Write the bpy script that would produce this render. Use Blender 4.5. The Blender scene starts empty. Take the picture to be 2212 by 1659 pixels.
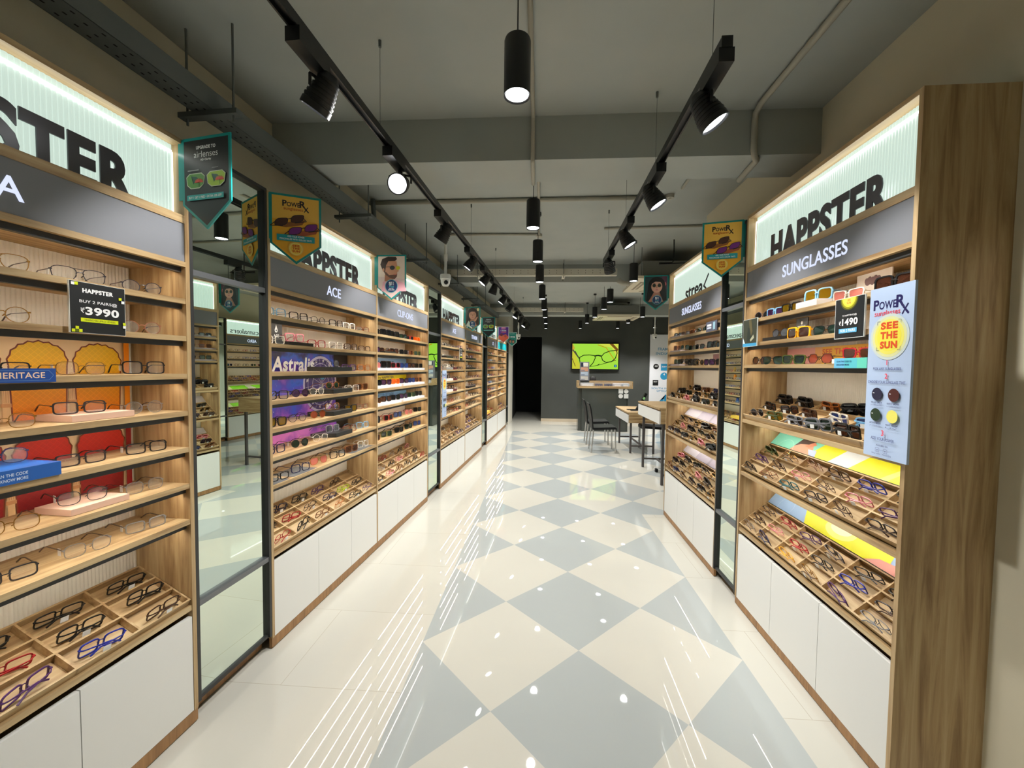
import bpy, bmesh, math, random
from mathutils import Matrix, Vector, Euler
PI = math.pi
rnd = random.Random(11)
sc = bpy.context.scene
COL = sc.collection

# ------------------------------------------------------------------ colour / materials
def lin(c):
    c = c / 255.0
    return c / 12.92 if c <= 0.04045 else ((c + 0.055) / 1.055) ** 2.4
def rgb(t): return (lin(t[0]), lin(t[1]), lin(t[2]), 1.0)
_mats = {}
def new_mat(name):
    m = bpy.data.materials.new(name); m.use_nodes = True
    m.node_tree.nodes.clear()
    return m, m.node_tree.nodes, m.node_tree.links
def pmat(name, col, rough=0.5, metal=0.0, spec=0.5, coat=0.0):
    if name in _mats: return _mats[name]
    m, n, l = new_mat(name)
    o = n.new('ShaderNodeOutputMaterial'); b = n.new('ShaderNodeBsdfPrincipled')
    b.inputs['Base Color'].default_value = rgb(col); b.inputs['Roughness'].default_value = rough
    b.inputs['Metallic'].default_value = metal; b.inputs['Specular IOR Level'].default_value = spec
    b.inputs['Coat Weight'].default_value = coat; b.inputs['Coat Roughness'].default_value = 0.05
    l.new(b.outputs[0], o.inputs[0]); m.diffuse_color = rgb(col)
    _mats[name] = m
    return m
def emat(name, col, strength):
    if name in _mats: return _mats[name]
    m, n, l = new_mat(name)
    o = n.new('ShaderNodeOutputMaterial'); e = n.new('ShaderNodeEmission')
    e.inputs[0].default_value = rgb(col); e.inputs[1].default_value = strength
    l.new(e.outputs[0], o.inputs[0]); m.diffuse_color = rgb(col); _mats[name] = m
    return m
def ink(col, glow=0.0):
    """printed colour (paper) or a lit screen colour"""
    k = 'ink_%02x%02x%02x%s' % (col[0], col[1], col[2], '_lit' if glow else '')
    return emat(k, col, glow) if glow else pmat(k, col, 0.45)
def lens_mat(name, col, alpha, gloss=0.08):
    """alpha = how much of the light the lens lets through, col = tint of what passes"""
    if name in _mats: return _mats[name]
    m, n, l = new_mat(name)
    o = n.new('ShaderNodeOutputMaterial'); t = n.new('ShaderNodeBsdfTransparent'); g = n.new('ShaderNodeBsdfGlossy')
    d = n.new('ShaderNodeBsdfDiffuse'); mx = n.new('ShaderNodeMixShader'); mx2 = n.new('ShaderNodeMixShader')
    t.inputs[0].default_value = (1, 1, 1, 1) if alpha > 0.8 else rgb(tuple(min(255, int(c * 1.25 + 20)) for c in col))
    d.inputs[0].default_value = rgb(col); g.inputs[1].default_value = 0.05
    mx.inputs[0].default_value = alpha; mx2.inputs[0].default_value = gloss
    l.new(d.outputs[0], mx.inputs[1]); l.new(t.outputs[0], mx.inputs[2])
    l.new(mx.outputs[0], mx2.inputs[1]); l.new(g.outputs[0], mx2.inputs[2]); l.new(mx2.outputs[0], o.inputs[0])
    m.diffuse_color = rgb(col); _mats[name] = m
    return m
def wood_mat(name, axis, c1, c2, c3, scale=1.0):
    m, n, l = new_mat(name)
    o = n.new('ShaderNodeOutputMaterial'); b = n.new('ShaderNodeBsdfPrincipled')
    tc = n.new('ShaderNodeTexCoord'); mp = n.new('ShaderNodeMapping')
    s = [26, 26, 26]; s['xyz'.index(axis)] = 1.6
    mp.inputs['Scale'].default_value = [q * scale for q in s]
    nz = n.new('ShaderNodeTexNoise'); nz.inputs['Scale'].default_value = 1.0; nz.inputs['Detail'].default_value = 6; nz.inputs['Roughness'].default_value = 0.62
    nz.inputs['Distortion'].default_value = 0.6
    rp = n.new('ShaderNodeValToRGB'); e = rp.color_ramp.elements
    e[0].position = 0.32; e[0].color = rgb(c1); e[1].position = 0.68; e[1].color = rgb(c3)
    k = e.new(0.5); k.color = rgb(c2)
    l.new(tc.outputs['Object'], mp.inputs[0]); l.new(mp.outputs[0], nz.inputs['Vector']); l.new(nz.outputs[0], rp.inputs[0])
    l.new(rp.outputs[0], b.inputs['Base Color']); b.inputs['Roughness'].default_value = 0.45
    l.new(b.outputs[0], o.inputs[0]); m.diffuse_color = rgb(c2)
    return m
OAK = ((138, 107, 70), (180, 152, 110), (200, 176, 134))
WV = wood_mat('oak_vertical_grain', 'z', *OAK)
WH = wood_mat('oak_horizontal_grain', 'x', *OAK)
WP = wood_mat('brown_plinth_wood', 'z', (128, 92, 56), (152, 112, 70), (168, 126, 82), 1.5)
def noise_paint(name, c1, c2, scale, rough=0.85):
    m, n, l = new_mat(name)
    o = n.new('ShaderNodeOutputMaterial'); b = n.new('ShaderNodeBsdfPrincipled')
    tc = n.new('ShaderNodeTexCoord'); nz = n.new('ShaderNodeTexNoise'); nz.inputs['Scale'].default_value = scale; nz.inputs['Detail'].default_value = 5
    rp = n.new('ShaderNodeValToRGB'); e = rp.color_ramp.elements
    e[0].position = 0.3; e[0].color = rgb(c1); e[1].position = 0.7; e[1].color = rgb(c2)
    l.new(tc.outputs['Object'], nz.inputs['Vector']); l.new(nz.outputs[0], rp.inputs[0]); l.new(rp.outputs[0], b.inputs['Base Color'])
    b.inputs['Roughness'].default_value = rough; l.new(b.outputs[0], o.inputs[0]); m.diffuse_color = rgb(c1)
    return m
CEIL = noise_paint('painted_concrete_grey', (164, 170, 167), (171, 176, 172), 3)
BEIGE = noise_paint('beige_wall_paint', (214, 207, 182), (220, 213, 190), 2)
CHAR = noise_paint('charcoal_wall_paint', (66, 69, 66), (72, 75, 71), 2)
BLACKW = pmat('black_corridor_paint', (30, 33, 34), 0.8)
SKIRT = pmat('stone_skirting', (196, 182, 160), 0.3)
WHITE = pmat('white_laminate', (226, 226, 222), 0.4)
FLUTE = pmat('white_fluted_panel', (228, 222, 208), 0.45)
BLK = pmat('black_metal', (20, 21, 23), 0.42)
DKP = pmat('dark_anodised_profile', (48, 48, 48), 0.5)
GREYF = pmat('grey_fascia_laminate', (122, 124, 130), 0.45)
LETT = pmat('dark_grey_acrylic_letters', (80, 80, 86), 0.25)
LWHT = emat('white_lit_letters', (214, 222, 250), 0.95)
def lit_panel():
    m, n, l = new_mat('lit_fluted_acrylic')
    o = n.new('ShaderNodeOutputMaterial'); b = n.new('ShaderNodeBsdfPrincipled')
    b.inputs['Base Color'].default_value = rgb((120, 130, 124)); b.inputs['Roughness'].default_value = .16
    b.inputs['Emission Color'].default_value = rgb((208, 229, 216)); b.inputs['Emission Strength'].default_value = .72
    l.new(b.outputs[0], o.inputs[0]); return m
LITP = lit_panel()
LEDW = emat('led_strip_white', (255, 253, 248), 7.0)
LEDE = emat('led_strip_edge', (250, 255, 250), 2.6)
LEDS = emat('led_strip_shelf', (255, 247, 232), 54.0)
LEDP = emat('lamp_face_white', (250, 252, 255), 14.0)
STEEL = pmat('galvanised_tray_steel', (104, 110, 109), 0.6, 0.2)
STEELP = pmat('pale_painted_conduit', (168, 165, 152), 0.6)
CHROME = pmat('brushed_steel', (190, 190, 190), 0.25, 1.0)
DARKLEG = pmat('dark_grey_steel_leg', (78, 74, 74), 0.5)
BPLAST = pmat('black_plastic', (14, 15, 17), 0.5, 0, .3)
CREAM = pmat('cream_plastic', (226, 216, 192), 0.45)
WPLAST = pmat('white_plastic', (224, 224, 220), 0.35)
TEAL = pmat('teal_acrylic', (22, 142, 138), 0.3)
def mirror_mat():
    m, n, l = new_mat('mirror_glass')
    o = n.new('ShaderNodeOutputMaterial'); g = n.new('ShaderNodeBsdfGlossy')
    g.inputs[0].default_value = (0.80, 0.90, 0.82, 1); g.inputs[1].default_value = 0.0
    l.new(g.outputs[0], o.inputs[0]); m.diffuse_color = (.5, .6, .5, 1)
    return m
MIRR = mirror_mat()
def floor_mat(name, kind):
    m, n, l = new_mat(name)
    o = n.new('ShaderNodeOutputMaterial'); b = n.new('ShaderNodeBsdfPrincipled'); tc = n.new('ShaderNodeTexCoord')
    nz = n.new('ShaderNodeTexNoise'); nz.inputs['Scale'].default_value = 1.3; nz.inputs['Detail'].default_value = 8
    l.new(tc.outputs['Object'], nz.inputs['Vector'])
    if kind == 'checker':
        mp = n.new('ShaderNodeMapping'); mp.vector_type = 'TEXTURE'
        mp.inputs['Location'].default_value = (0.2287, 2.1564, -0.1); mp.inputs['Rotation'].default_value = (0, 0, PI / 4); mp.inputs['Scale'].default_value = (0.6, 0.6, 0.6)
        ck = n.new('ShaderNodeTexChecker'); ck.inputs['Scale'].default_value = 1.0
        ck.inputs['Color2'].default_value = rgb((178, 184, 183)); ck.inputs['Color1'].default_value = rgb((209, 207, 196))
        l.new(tc.outputs['Object'], mp.inputs[0]); l.new(mp.outputs[0], ck.inputs['Vector']); src = ck.outputs[0]
    else:
        br = n.new('ShaderNodeTexBrick'); br.inputs['Scale'].default_value = 1.0; br.offset = 0.5
        br.inputs['Color1'].default_value = rgb((209, 207, 196)); br.inputs['Color2'].default_value = rgb((206, 204, 193)); br.inputs['Mortar'].default_value = rgb((186, 180, 164))
        br.inputs['Mortar Size'].default_value = 0.0016; br.inputs['Brick Width'].default_value = 1.2; br.inputs['Row Height'].default_value = 0.6
        l.new(tc.outputs['Object'], br.inputs['Vector']); src = br.outputs[0]
    mx = n.new('ShaderNodeMixRGB'); mx.blend_type = 'MULTIPLY'; mx.inputs[0].default_value = 0.12
    l.new(src, mx.inputs[1]); l.new(nz.outputs[0], mx.inputs[2]); l.new(mx.outputs[0], b.inputs['Base Color'])
    b.inputs['Roughness'].default_value = 0.02; b.inputs['Specular IOR Level'].default_value = 0.5
    l.new(b.outputs[0], o.inputs[0])
    return m

# ------------------------------------------------------------------ mesh builder
class MB:
    def __init__(self): self.bm = bmesh.new()
    def face(self, vs, mi=0):
        try:
            f = self.bm.faces.new(vs); f.material_index = mi; return f
        except ValueError: return None
    def hexa(self, p, mi=0):
        v = [self.bm.verts.new(q) for q in p]
        for a in ((3, 2, 1, 0), (4, 5, 6, 7), (0, 1, 5, 4), (1, 2, 6, 5), (2, 3, 7, 6), (3, 0, 4, 7)): self.face([v[i] for i in a], mi)
    def box(self, x0, x1, y0, y1, z0, z1, mi=0):
        self.hexa([(x0, y0, z0), (x1, y0, z0), (x1, y1, z0), (x0, y1, z0), (x0, y0, z1), (x1, y0, z1), (x1, y1, z1), (x0, y1, z1)], mi)
        return self
    def prism(self, pts, axis, a, b, mi=0):
        """extrude a closed 2-D outline along an axis; axis x: pts=(y,z); y: (x,z); z: (x,y)"""
        def P(p, t): return {'x': (t, p[0], p[1]), 'y': (p[0], t, p[1]), 'z': (p[0], p[1], t)}[axis]
        A = [self.bm.verts.new(P(p, a)) for p in pts]; B = [self.bm.verts.new(P(p, b)) for p in pts]
        self.face(A, mi); self.face(B[::-1], mi)
        for i in range(len(pts)):
            j = (i + 1) % len(pts); self.face([A[j], A[i], B[i], B[j]], mi)
        return self
    def tube(self, pts, r, n=6, mi=0, closed=False, flat=None):
        pts = [Vector(p) for p in pts]; N = len(pts); rings = []
        rs = r if isinstance(r, (list, tuple)) else [r] * N
        up = None
        for i, p in enumerate(pts):
            if closed: d = pts[(i + 1) % N] - pts[i - 1]
            else: d = pts[min(i + 1, N - 1)] - pts[max(i - 1, 0)]
            d.normalize()
            if up is None: up = Vector((0, 0, 1)) if abs(d.z) < 0.9 else Vector((0, 1, 0))
            s = d.cross(up)
            if s.length < 1e-5: s = d.cross(Vector((1, 0, 0)))
            s.normalize(); u = s.cross(d).normalized(); up = u
            k = flat or 1.0
            rings.append([self.bm.verts.new(p + (s * math.cos(2 * PI * (j + .5) / n) * k + u * math.sin(2 * PI * (j + .5) / n)) * rs[i]) for j in range(n)])
        for i in range(N if closed else N - 1):
            a, b = rings[i], rings[(i + 1) % N]
            for j in range(n): self.face([a[j], a[(j + 1) % n], b[(j + 1) % n], b[j]], mi)
        if not closed: self.face(rings[0][::-1], mi); self.face(rings[-1], mi)
        return self
    def lathe(self, prof, n=24, mi=0, mat=None, cap=True):
        """prof = [(r, z)...] about the z axis"""
        M = mat or Matrix.Identity(4); rings = []
        for r, z in prof: rings.append([self.bm.verts.new(M @ Vector((r * math.cos(2 * PI * j / n), r * math.sin(2 * PI * j / n), z))) for j in range(n)])
        for a, b in zip(rings, rings[1:]):
            for j in range(n): self.face([a[j], a[(j + 1) % n], b[(j + 1) % n], b[j]], mi)
        if cap: self.face(rings[0][::-1], mi); self.face(rings[-1], mi)
        return self
    def add(self, verts, faces, M, mi=0):
        v = [self.bm.verts.new(M @ Vector(p)) for p in verts]
        for f in faces: self.face([v[i] for i in f], mi)
        return self
    def mesh(self, name, mats, smooth=False, normals=True):
        if normals: bmesh.ops.recalc_face_normals(self.bm, faces=self.bm.faces[:])
        me = bpy.data.meshes.new(name); self.bm.to_mesh(me); self.bm.free()
        for m in (mats if isinstance(mats, (list, tuple)) else [mats]): me.materials.append(m)
        if smooth:
            for p in me.polygons: p.use_smooth = True
        return me
    def build(self, name, mats, parent=None, M=None, smooth=False, normals=True):
        return link(name, self.mesh(name, mats, smooth, normals), parent, M)
def link(name, data, parent=None, M=None):
    o = bpy.data.objects.new(name, data); COL.objects.link(o)
    if parent is not None: o.parent = parent
    if M is not None: o.matrix_local = M
    return o
def tag(o, label=None, cat=None, group=None, kind=None):
    if label: o['label'] = label
    if cat: o['category'] = cat
    if group: o['group'] = group
    if kind: o['kind'] = kind
    return o
def thing(name, M, label, cat, group=None):
    o = link(name, None, None, M); o.empty_display_size = 0.1
    return tag(o, label, cat, group)
def T(x, y, z): return Matrix.Translation((x, y, z))
def RZ(a): return Matrix.Rotation(a, 4, 'Z')
def RX(a): return Matrix.Rotation(a, 4, 'X')
def RY(a): return Matrix.Rotation(a, 4, 'Y')
def smooth_by_angle(o, ang=0.6):
    for p in o.data.polygons: p.use_smooth = True
    try: o.data.set_sharp_from_angle(angle=ang)
    except Exception: pass

# ------------------------------------------------------------------ lettering
_tc = {}
def text_geo(s, bold=0.0, ext=0.0):
    k = (s, bold, ext)
    if k in _tc: return _tc[k]
    cu = bpy.data.curves.new('lettering', 'FONT'); cu.body = s; cu.size = 1.0; cu.offset = bold; cu.extrude = ext; cu.resolution_u = 4
    cu.space_character = 1.0 + bold * 2.2
    ob = bpy.data.objects.new('lettering', cu); COL.objects.link(ob)
    dg = bpy.context.evaluated_depsgraph_get()
    me = bpy.data.meshes.new_from_object(ob.evaluated_get(dg))
    V = [tuple(v.co) for v in me.vertices]; F = [tuple(p.vertices) for p in me.polygons]
    bpy.data.objects.remove(ob); bpy.data.curves.remove(cu); bpy.data.meshes.remove(me)
    if not V: V = [(0, 0, 0), (1, 0, 0), (1, 1, 0)]; F = [(0, 1, 2)]
    x0 = min(v[0] for v in V); x1 = max(v[0] for v in V); y0 = min(v[1] for v in V); y1 = max(v[1] for v in V)
    V = [((v[0] - (x0 + x1) / 2), (v[1] - y0), v[2]) for v in V]
    _tc[k] = (V, F, x1 - x0, y1 - y0)
    return _tc[k]
for s_, b_ in (('HAPPSTER', 0.045), ('SUNGLASSES', 0.01), ('CLIP-ONS', 0.01), ('ACE', 0.01), ('A', 0.01)): text_geo(s_, b_, 0.05)

class Art:
    """flat printed artwork on a board: u to the right, v up, in the board's own x-z plane, printed on its -y side"""
    def __init__(self, y=0.0, glow=0.0): self.mb = MB(); self.mats = []; self.y = y; self.layer = 0; self.glow = glow
    def mi(self, col):
        m = col if not isinstance(col, tuple) else ink(col, self.glow)
        if m not in self.mats: self.mats.append(m)
        return self.mats.index(m)
    def poly(self, pts, col):
        self.layer += 1; y = self.y - 0.0002 * self.layer
        f = self.mb.face([self.mb.bm.verts.new((u, y, v)) for u, v in pts], self.mi(col))
        if f and len(pts) > 4: bmesh.ops.triangulate(self.mb.bm, faces=[f])
        return self
    def rect(self, u0, v0, u1, v1, col): return self.poly([(u0, v0), (u1, v0), (u1, v1), (u0, v1)], col)
    def ell(self, cu, cv, ru, rv, col, n=24, a0=0, a1=2 * PI, rot=0):
        p = []
        for i in range(n + (0 if a1 - a0 > 6.2 else 1)):
            t = a0 + (a1 - a0) * i / n; x, y = ru * math.cos(t), rv * math.sin(t)
            p.append((cu + x * math.cos(rot) - y * math.sin(rot), cv + x * math.sin(rot) + y * math.cos(rot)))
        return self.poly(p, col)
    def ring(self, cu, cv, r0, r1, col, n=40, sq=1.0):
        self.layer += 1; y = self.y - 0.0002 * self.layer; k = self.mi(col); b = self.mb.bm
        A = [b.verts.new((cu + r0 * math.cos(2 * PI * i / n), y, cv + sq * r0 * math.sin(2 * PI * i / n))) for i in range(n)]
        B = [b.verts.new((cu + r1 * math.cos(2 * PI * i / n), y, cv + sq * r1 * math.sin(2 * PI * i / n))) for i in range(n)]
        for i in range(n): self.mb.face([A[i], A[(i + 1) % n], B[(i + 1) % n], B[i]], k)
        return self
    def line(self, pts, w, col):
        for (a, b), (c, d) in zip(pts, pts[1:]):
            dx, dy = c - a, d - b; L = math.hypot(dx, dy) or 1; nx, ny = -dy / L * w / 2, dx / L * w / 2
            self.poly([(a + nx, b + ny), (a - nx, b - ny), (c - nx, d - ny), (c + nx, d + ny)], col)
        return self
    def text(self, s, cu, v, h, col, bold=0.0, w=None, slant=0.0):
        V, F, tw, th = text_geo(s, bold); self.layer += 1
        k = h / th; ku = k if w is None else w / tw
        M = Matrix(((ku, k * slant, 0, cu), (0, 0, 0, self.y - 0.0002 * self.layer), (0, k, 0, v), (0, 0, 0, 1)))
        self.mb.add(V, F, M, self.mi(col)); return self
    def build(self, name, parent, M=None):
        return self.mb.build(name, self.mats, parent, M, normals=False)
def sign_text(name, s, parent, cx, y, z, h, mat, bold, w=None, ext=0.05, slant=0.0):
    """raised letters standing off a board (faces -y)"""
    V, F, tw, th = text_geo(s, bold, ext); k = h / th; ku = k if w is None else w / tw
    M = Matrix(((ku, k * slant, 0, cx), (0, 0, -k, y), (0, k, 0, z), (0, 0, 0, 1)))
    return MB().add(V, F, M).build(name, mat, parent)

# ------------------------------------------------------------------ the room
AL, AR = 0.0665948, 0.0114058
def LW(s, d=0, z=0):   # point on the left display wall: s along the wall, d into the wall
    return Vector((-1.52835 + math.sin(AL) * s - math.cos(AL) * d, math.cos(AL) * s + math.sin(AL) * d, z))
def RW(s, d=0, z=0):
    return Vector((1.2501 + math.sin(AR) * s + math.cos(AR) * d, math.cos(AR) * s - math.sin(AR) * d, z))
def LM(s, z=0, d=0): return Matrix.Translation(LW(s, d, z)) @ RZ(PI / 2 - AL)     # local x along the wall (to the right as you face it), y into it
def RM(s, z=0, d=0): return Matrix.Translation(RW(s, d, z)) @ RZ(-PI / 2 - AR)
ZC, ZB = 3.0, 2.746
CK = floor_mat('polished_checker_tiles', 'checker'); FT = floor_mat('polished_beige_tiles', 'plain')
b = MB()
xs = [-2.4, 0.2287 - 0.8485, 0.2287 + 0.8485, 4.4]; ys = [-3.0, 4.285, 9.66, 14.2]
for i in range(3):
    for j in range(3):
        ck = (i == 1 and j < 2) or (i == 2 and j == 1)
        b.face([b.bm.verts.new(p) for p in ((xs[i], ys[j], 0), (xs[i + 1], ys[j], 0), (xs[i + 1], ys[j + 1], 0), (xs[i], ys[j + 1], 0))], 1 if ck else 0)
bmesh.ops.remove_doubles(b.bm, verts=b.bm.verts[:], dist=1e-4)
tag(b.build('floor', [FT, CK]), kind='structure')
tag(MB().box(-2.4, 4.4, -3, 14.2, ZC, ZC + 0.1).build('ceiling', CEIL), kind='structure')
def structure(name, mb, m): return tag(mb.build(name, m), kind='structure')
def lpoly(sd): return [tuple(LW(s, d)[:2]) for s, d in sd]
def rpoly(sd): return [tuple(RW(s, d)[:2]) for s, d in sd]
structure('wall_left', MB().prism(lpoly([(-3, .315), (11.6, .315), (11.6, .5), (-3, .5)]), 'z', 0, ZC), BEIGE)
structure('wall_left_pillar', MB().prism(lpoly([(10.72, 0), (11.55, 0), (11.55, .31), (10.72, .31)]), 'z', 0, ZC), pmat('white_pillar_paint', (214, 210, 198), 0.6)).name = 'trim_1'
structure('wall_right', MB().prism(rpoly([(-3, .3), (4.17, .3), (4.17, 3.1), (-3, 3.1)]), 'z', 0, ZC), BEIGE)
structure('wall_recess', MB().box(4.27, 4.4, 4.2, 11.6, 0, ZC), BEIGE)
structure('wall_far', MB().box(0.05, 4.4, 11.5, 11.62, 0, ZC).box(-1.2, 0.05, 11.5, 11.62, 2.36, ZC), CHAR)
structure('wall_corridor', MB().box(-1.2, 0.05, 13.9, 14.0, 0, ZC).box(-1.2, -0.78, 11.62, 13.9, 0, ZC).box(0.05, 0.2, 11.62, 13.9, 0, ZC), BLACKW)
structure('wall_front', MB().box(-2.4, 4.4, -3.1, -3.0, 0, ZC), BEIGE)
structure('baseboard_far', MB().box(0.05, 4.27, 11.485, 11.5, 0, 0.085), SKIRT)
for i, (y0, y1) in enumerate(((2.5, 2.79), (6.03, 6.35), (9.72, 10.08))):
    xl = LW(y0, .315).x; xr = 1.25 + .3 + .03 if y1 < 4 else 4.27
    structure('trim_%d' % (i + 2), MB().box(xl, xr, y0, y1, ZB, ZC), CEIL)

# ------------------------------------------------------------------ eyewear
def outline(shape, w, h, n=22):
    P = []
    for i in range(n):
        t = 2 * PI * i / n + PI / n; c, s = math.cos(t), math.sin(t)
        if shape == 'round': x, z = c, s
        elif shape == 'hex':
            k = 1 / max(abs(math.cos((t % (PI / 3)) - PI / 6)), .1) * 0.9; x, z = c * k, s * k
        else:
            e = {'rect': 0.42, 'square': 0.45, 'way': 0.5, 'cat': 0.55, 'avi': 0.72, 'soft': 0.66}[shape]
            x = math.copysign(abs(c) ** e, c); z = math.copysign(abs(s) ** e, s)
            if shape == 'way': x *= 1 + 0.10 * z
            if shape == 'cat': x *= 1 + 0.10 * z; z += 0.16 * max(0, x) * (z > 0)
            if shape == 'avi': x *= 1 + 0.14 * z; z += -0.12 * x * (z < 0)
        P.append((x * w / 2, z * h / 2))
    return P
SHAPES = {  # lens width, height, rim thickness, rim depth
    'rect': (.052, .034, .0028, .004), 'square': (.050, .041, .0030, .0045), 'round': (.047, .043, .0016, .0026), 'avi': (.054, .044, .0015, .0026),
    'way': (.050, .041, .0042, .006), 'cat': (.052, .040, .0036, .005), 'hex': (.052, .046, .0022, .003), 'soft': (.050, .040, .0014, .0024), 'big': (.060, .050, .005, .007)}
def eyewear_meshes(shape, folded):
    """meshes in a local frame: x across the face, -y the way the wearer looks, z up, lens bottoms at z=0"""
    w, h, rt, rd = SHAPES[shape]; ol = 'square' if shape == 'big' else shape
    gap = .019 if shape != 'big' else .017; cx = w / 2 + gap / 2; zc = h / 2 + rt; tilt = 0.07
    fr = MB(); L = {}
    for sx in (-1, 1):
        P = [(sx * x, z) for x, z in outline(ol, w, h)]; n = len(P); R = []
        for f, y in ((1, 0), (1 + 2 * rt / w * 1.15, 0), (1 + 2 * rt / w * 1.15, rd), (1, rd)):
            fz = 1 + (f - 1) * w / h
            R.append([fr.bm.verts.new((sx * cx + x * f, y + abs(sx * cx + x * f) ** 2 * 1.3 + z * tilt, zc + z * fz)) for x, z in P])
        for k in range(4):
            a, bb = R[k], R[(k + 1) % 4]
            for i in range(n): fr.face([a[i], a[(i + 1) % n], bb[(i + 1) % n], bb[i]])
        lb = MB(); yo = rd / 2
        v = [lb.bm.verts.new((sx * cx + x, yo + abs(sx * cx + x) ** 2 * 1.3 + z * tilt, zc + z)) for x, z in P]; lb.face(v)
        L[sx] = lb
        # end piece
        hx = cx + w / 2 + rt
        fr.box(sx * hx - .003, sx * hx + .003, rd * .3 + hx * hx * 1.3, rd + .006 + hx * hx * 1.3, zc + h * .18, zc + h * .18 + max(.004, rt * 1.4))
        # nose pad
        fr.tube([(sx * gap * .42, rd, zc - h * .02), (sx * gap * .36, rd + .008, zc - h * .12)], .0016, 4)
    fr.tube([(-gap / 2 - .001, .001, zc + h * .10), (-gap / 4, -.001, zc + h * .2), (gap / 4, -.001, zc + h * .2), (gap / 2 + .001, .001, zc + h * .10)], max(.0013, rt * .6), 5)
    if shape == 'avi': fr.tube([(-gap / 2 - .008, .001, zc + h * .44), (gap / 2 + .008, .001, zc + h * .44)], .0011, 5)
    hx = cx + w / 2 + rt; y0 = rd + .005 + hx * hx * 1.3; zt = zc + h * .18 + .002; tr = max(.0014, rt * .62)
    tm = {}
    for sx in (-1, 1):
        m = MB()
        if not folded:
            m.tube([(sx * hx, y0, zt), (sx * (hx - .002), y0 + .09, zt), (sx * (hx - .005), y0 + .112, zt - .006), (sx * (hx - .007), y0 + .142, .003)], [tr, tr, tr * 1.3, tr * 1.5], 4)
        else:
            o = .004 if sx > 0 else .011
            m.tube([(sx * hx, y0, zt), (sx * (hx - .012), y0 + o, zt - .001), (-sx * (hx - .045), y0 + o + .006, zt - .004), (-sx * (hx - .018), y0 + o + .008, zt - .020)], [tr * 1.25, tr * 1.25, tr * 1.5, tr * 1.8], 4)
        tm[sx] = m
    tg = MB()
    if not folded: tg.box(-hx + .0035, -hx + .0045, y0 + .02, y0 + .034, zt - .022, zt + .002)
    else: tg.box(-.010, .012, y0 + .022, y0 + .023, zc - .014, zc + .004)
    return fr, L, tm, tg
PL = pmat('default_slot', (60, 60, 60), .4)
_ew = {}
def eyewear_data(shape, folded, joined):
    k = (shape, folded, joined)
    if k in _ew: return _ew[k]
    fr, L, tm, tg = eyewear_meshes(shape, folded)
    if not joined:
        r = dict(frame=fr.mesh('front_frame', PL), lensL=L[-1].mesh('lens', PL), lensR=L[1].mesh('lens', PL), tL=tm[-1].mesh('temple', PL), tR=tm[1].mesh('temple', PL), tag=tg.mesh('price_tag', WPLAST))
    else:
        def cat(dst, src, mi):
            vm = {v: dst.bm.verts.new(v.co) for v in src.bm.verts}
            for f in src.bm.faces: dst.face([vm[v] for v in f.verts], mi)
        j = MB(); cat(j, fr, 0); cat(j, tm[-1], 0); cat(j, tm[1], 0); cat(j, L[-1], 1); cat(j, L[1], 1); cat(j, tg, 2)
        r = j.mesh('eyewear', [PL, PL, WPLAST])
    _ew[k] = r
    return r
FR = {'black': ((18, 18, 20), .3, 0), 'dark brown': ((62, 40, 28), .3, 0), 'gold': ((172, 132, 66), .28, .9), 'silver': ((176, 176, 178), .28, .9), 'gunmetal': ((70, 70, 76), .32, .8),
      'blue': ((34, 48, 150), .3, 0), 'red': ((158, 24, 34), .3, 0), 'pink': ((216, 130, 140), .3, 0), 'white': ((238, 232, 220), .3, 0), 'clear': ((214, 208, 196), .2, 0), 'tortoiseshell': ((112, 66, 30), .3, 0),
      'purple': ((74, 40, 96), .3, 0), 'yellow': ((236, 172, 28), .3, 0), 'lime green': ((176, 196, 40), .3, 0), 'teal': ((30, 96, 104), .3, 0), 'rose gold': ((188, 128, 104), .28, .8), 'orange': ((226, 104, 30), .3, 0), 'navy': ((26, 32, 70), .3, 0),
      'olive green': ((70, 84, 40), .3, 0), 'light blue': ((120, 176, 216), .3, 0), 'amber': ((170, 96, 30), .3, 0), 'grey': ((120, 122, 128), .3, 0)}
LN = {'clear': ((225, 230, 228), .93, .05), 'dark': ((16, 16, 18), .12, .10), 'brown': ((66, 38, 26), .2, .10), 'green': ((20, 40, 30), .15, .10), 'amber': ((120, 92, 14), .3, .10), 'purple': ((60, 34, 66), .25, .10),
      'pink': ((206, 120, 110), .4, .08), 'orange': ((220, 92, 20), .4, .08), 'blue': ((40, 60, 120), .35, .10), 'grey': ((80, 84, 92), .4, .10), 'rust': ((140, 62, 36), .3, .1)}
def fmat(c): v = FR[c]; return pmat('frame_' + c.replace(' ', '_'), v[0], v[1], v[2])
def lmat(c): v = LN[c]; return lens_mat('lens_' + c, *v)
SHN = {'rect': 'rectangular', 'square': 'square', 'round': 'round', 'avi': 'aviator', 'way': 'thick-rimmed', 'cat': 'cat-eye', 'hex': 'hexagonal', 'soft': 'thin-rimmed', 'big': 'chunky'}
def oslot(o, i, m):
    o.material_slots[i].link = 'OBJECT'; o.material_slots[i].material = m
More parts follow.
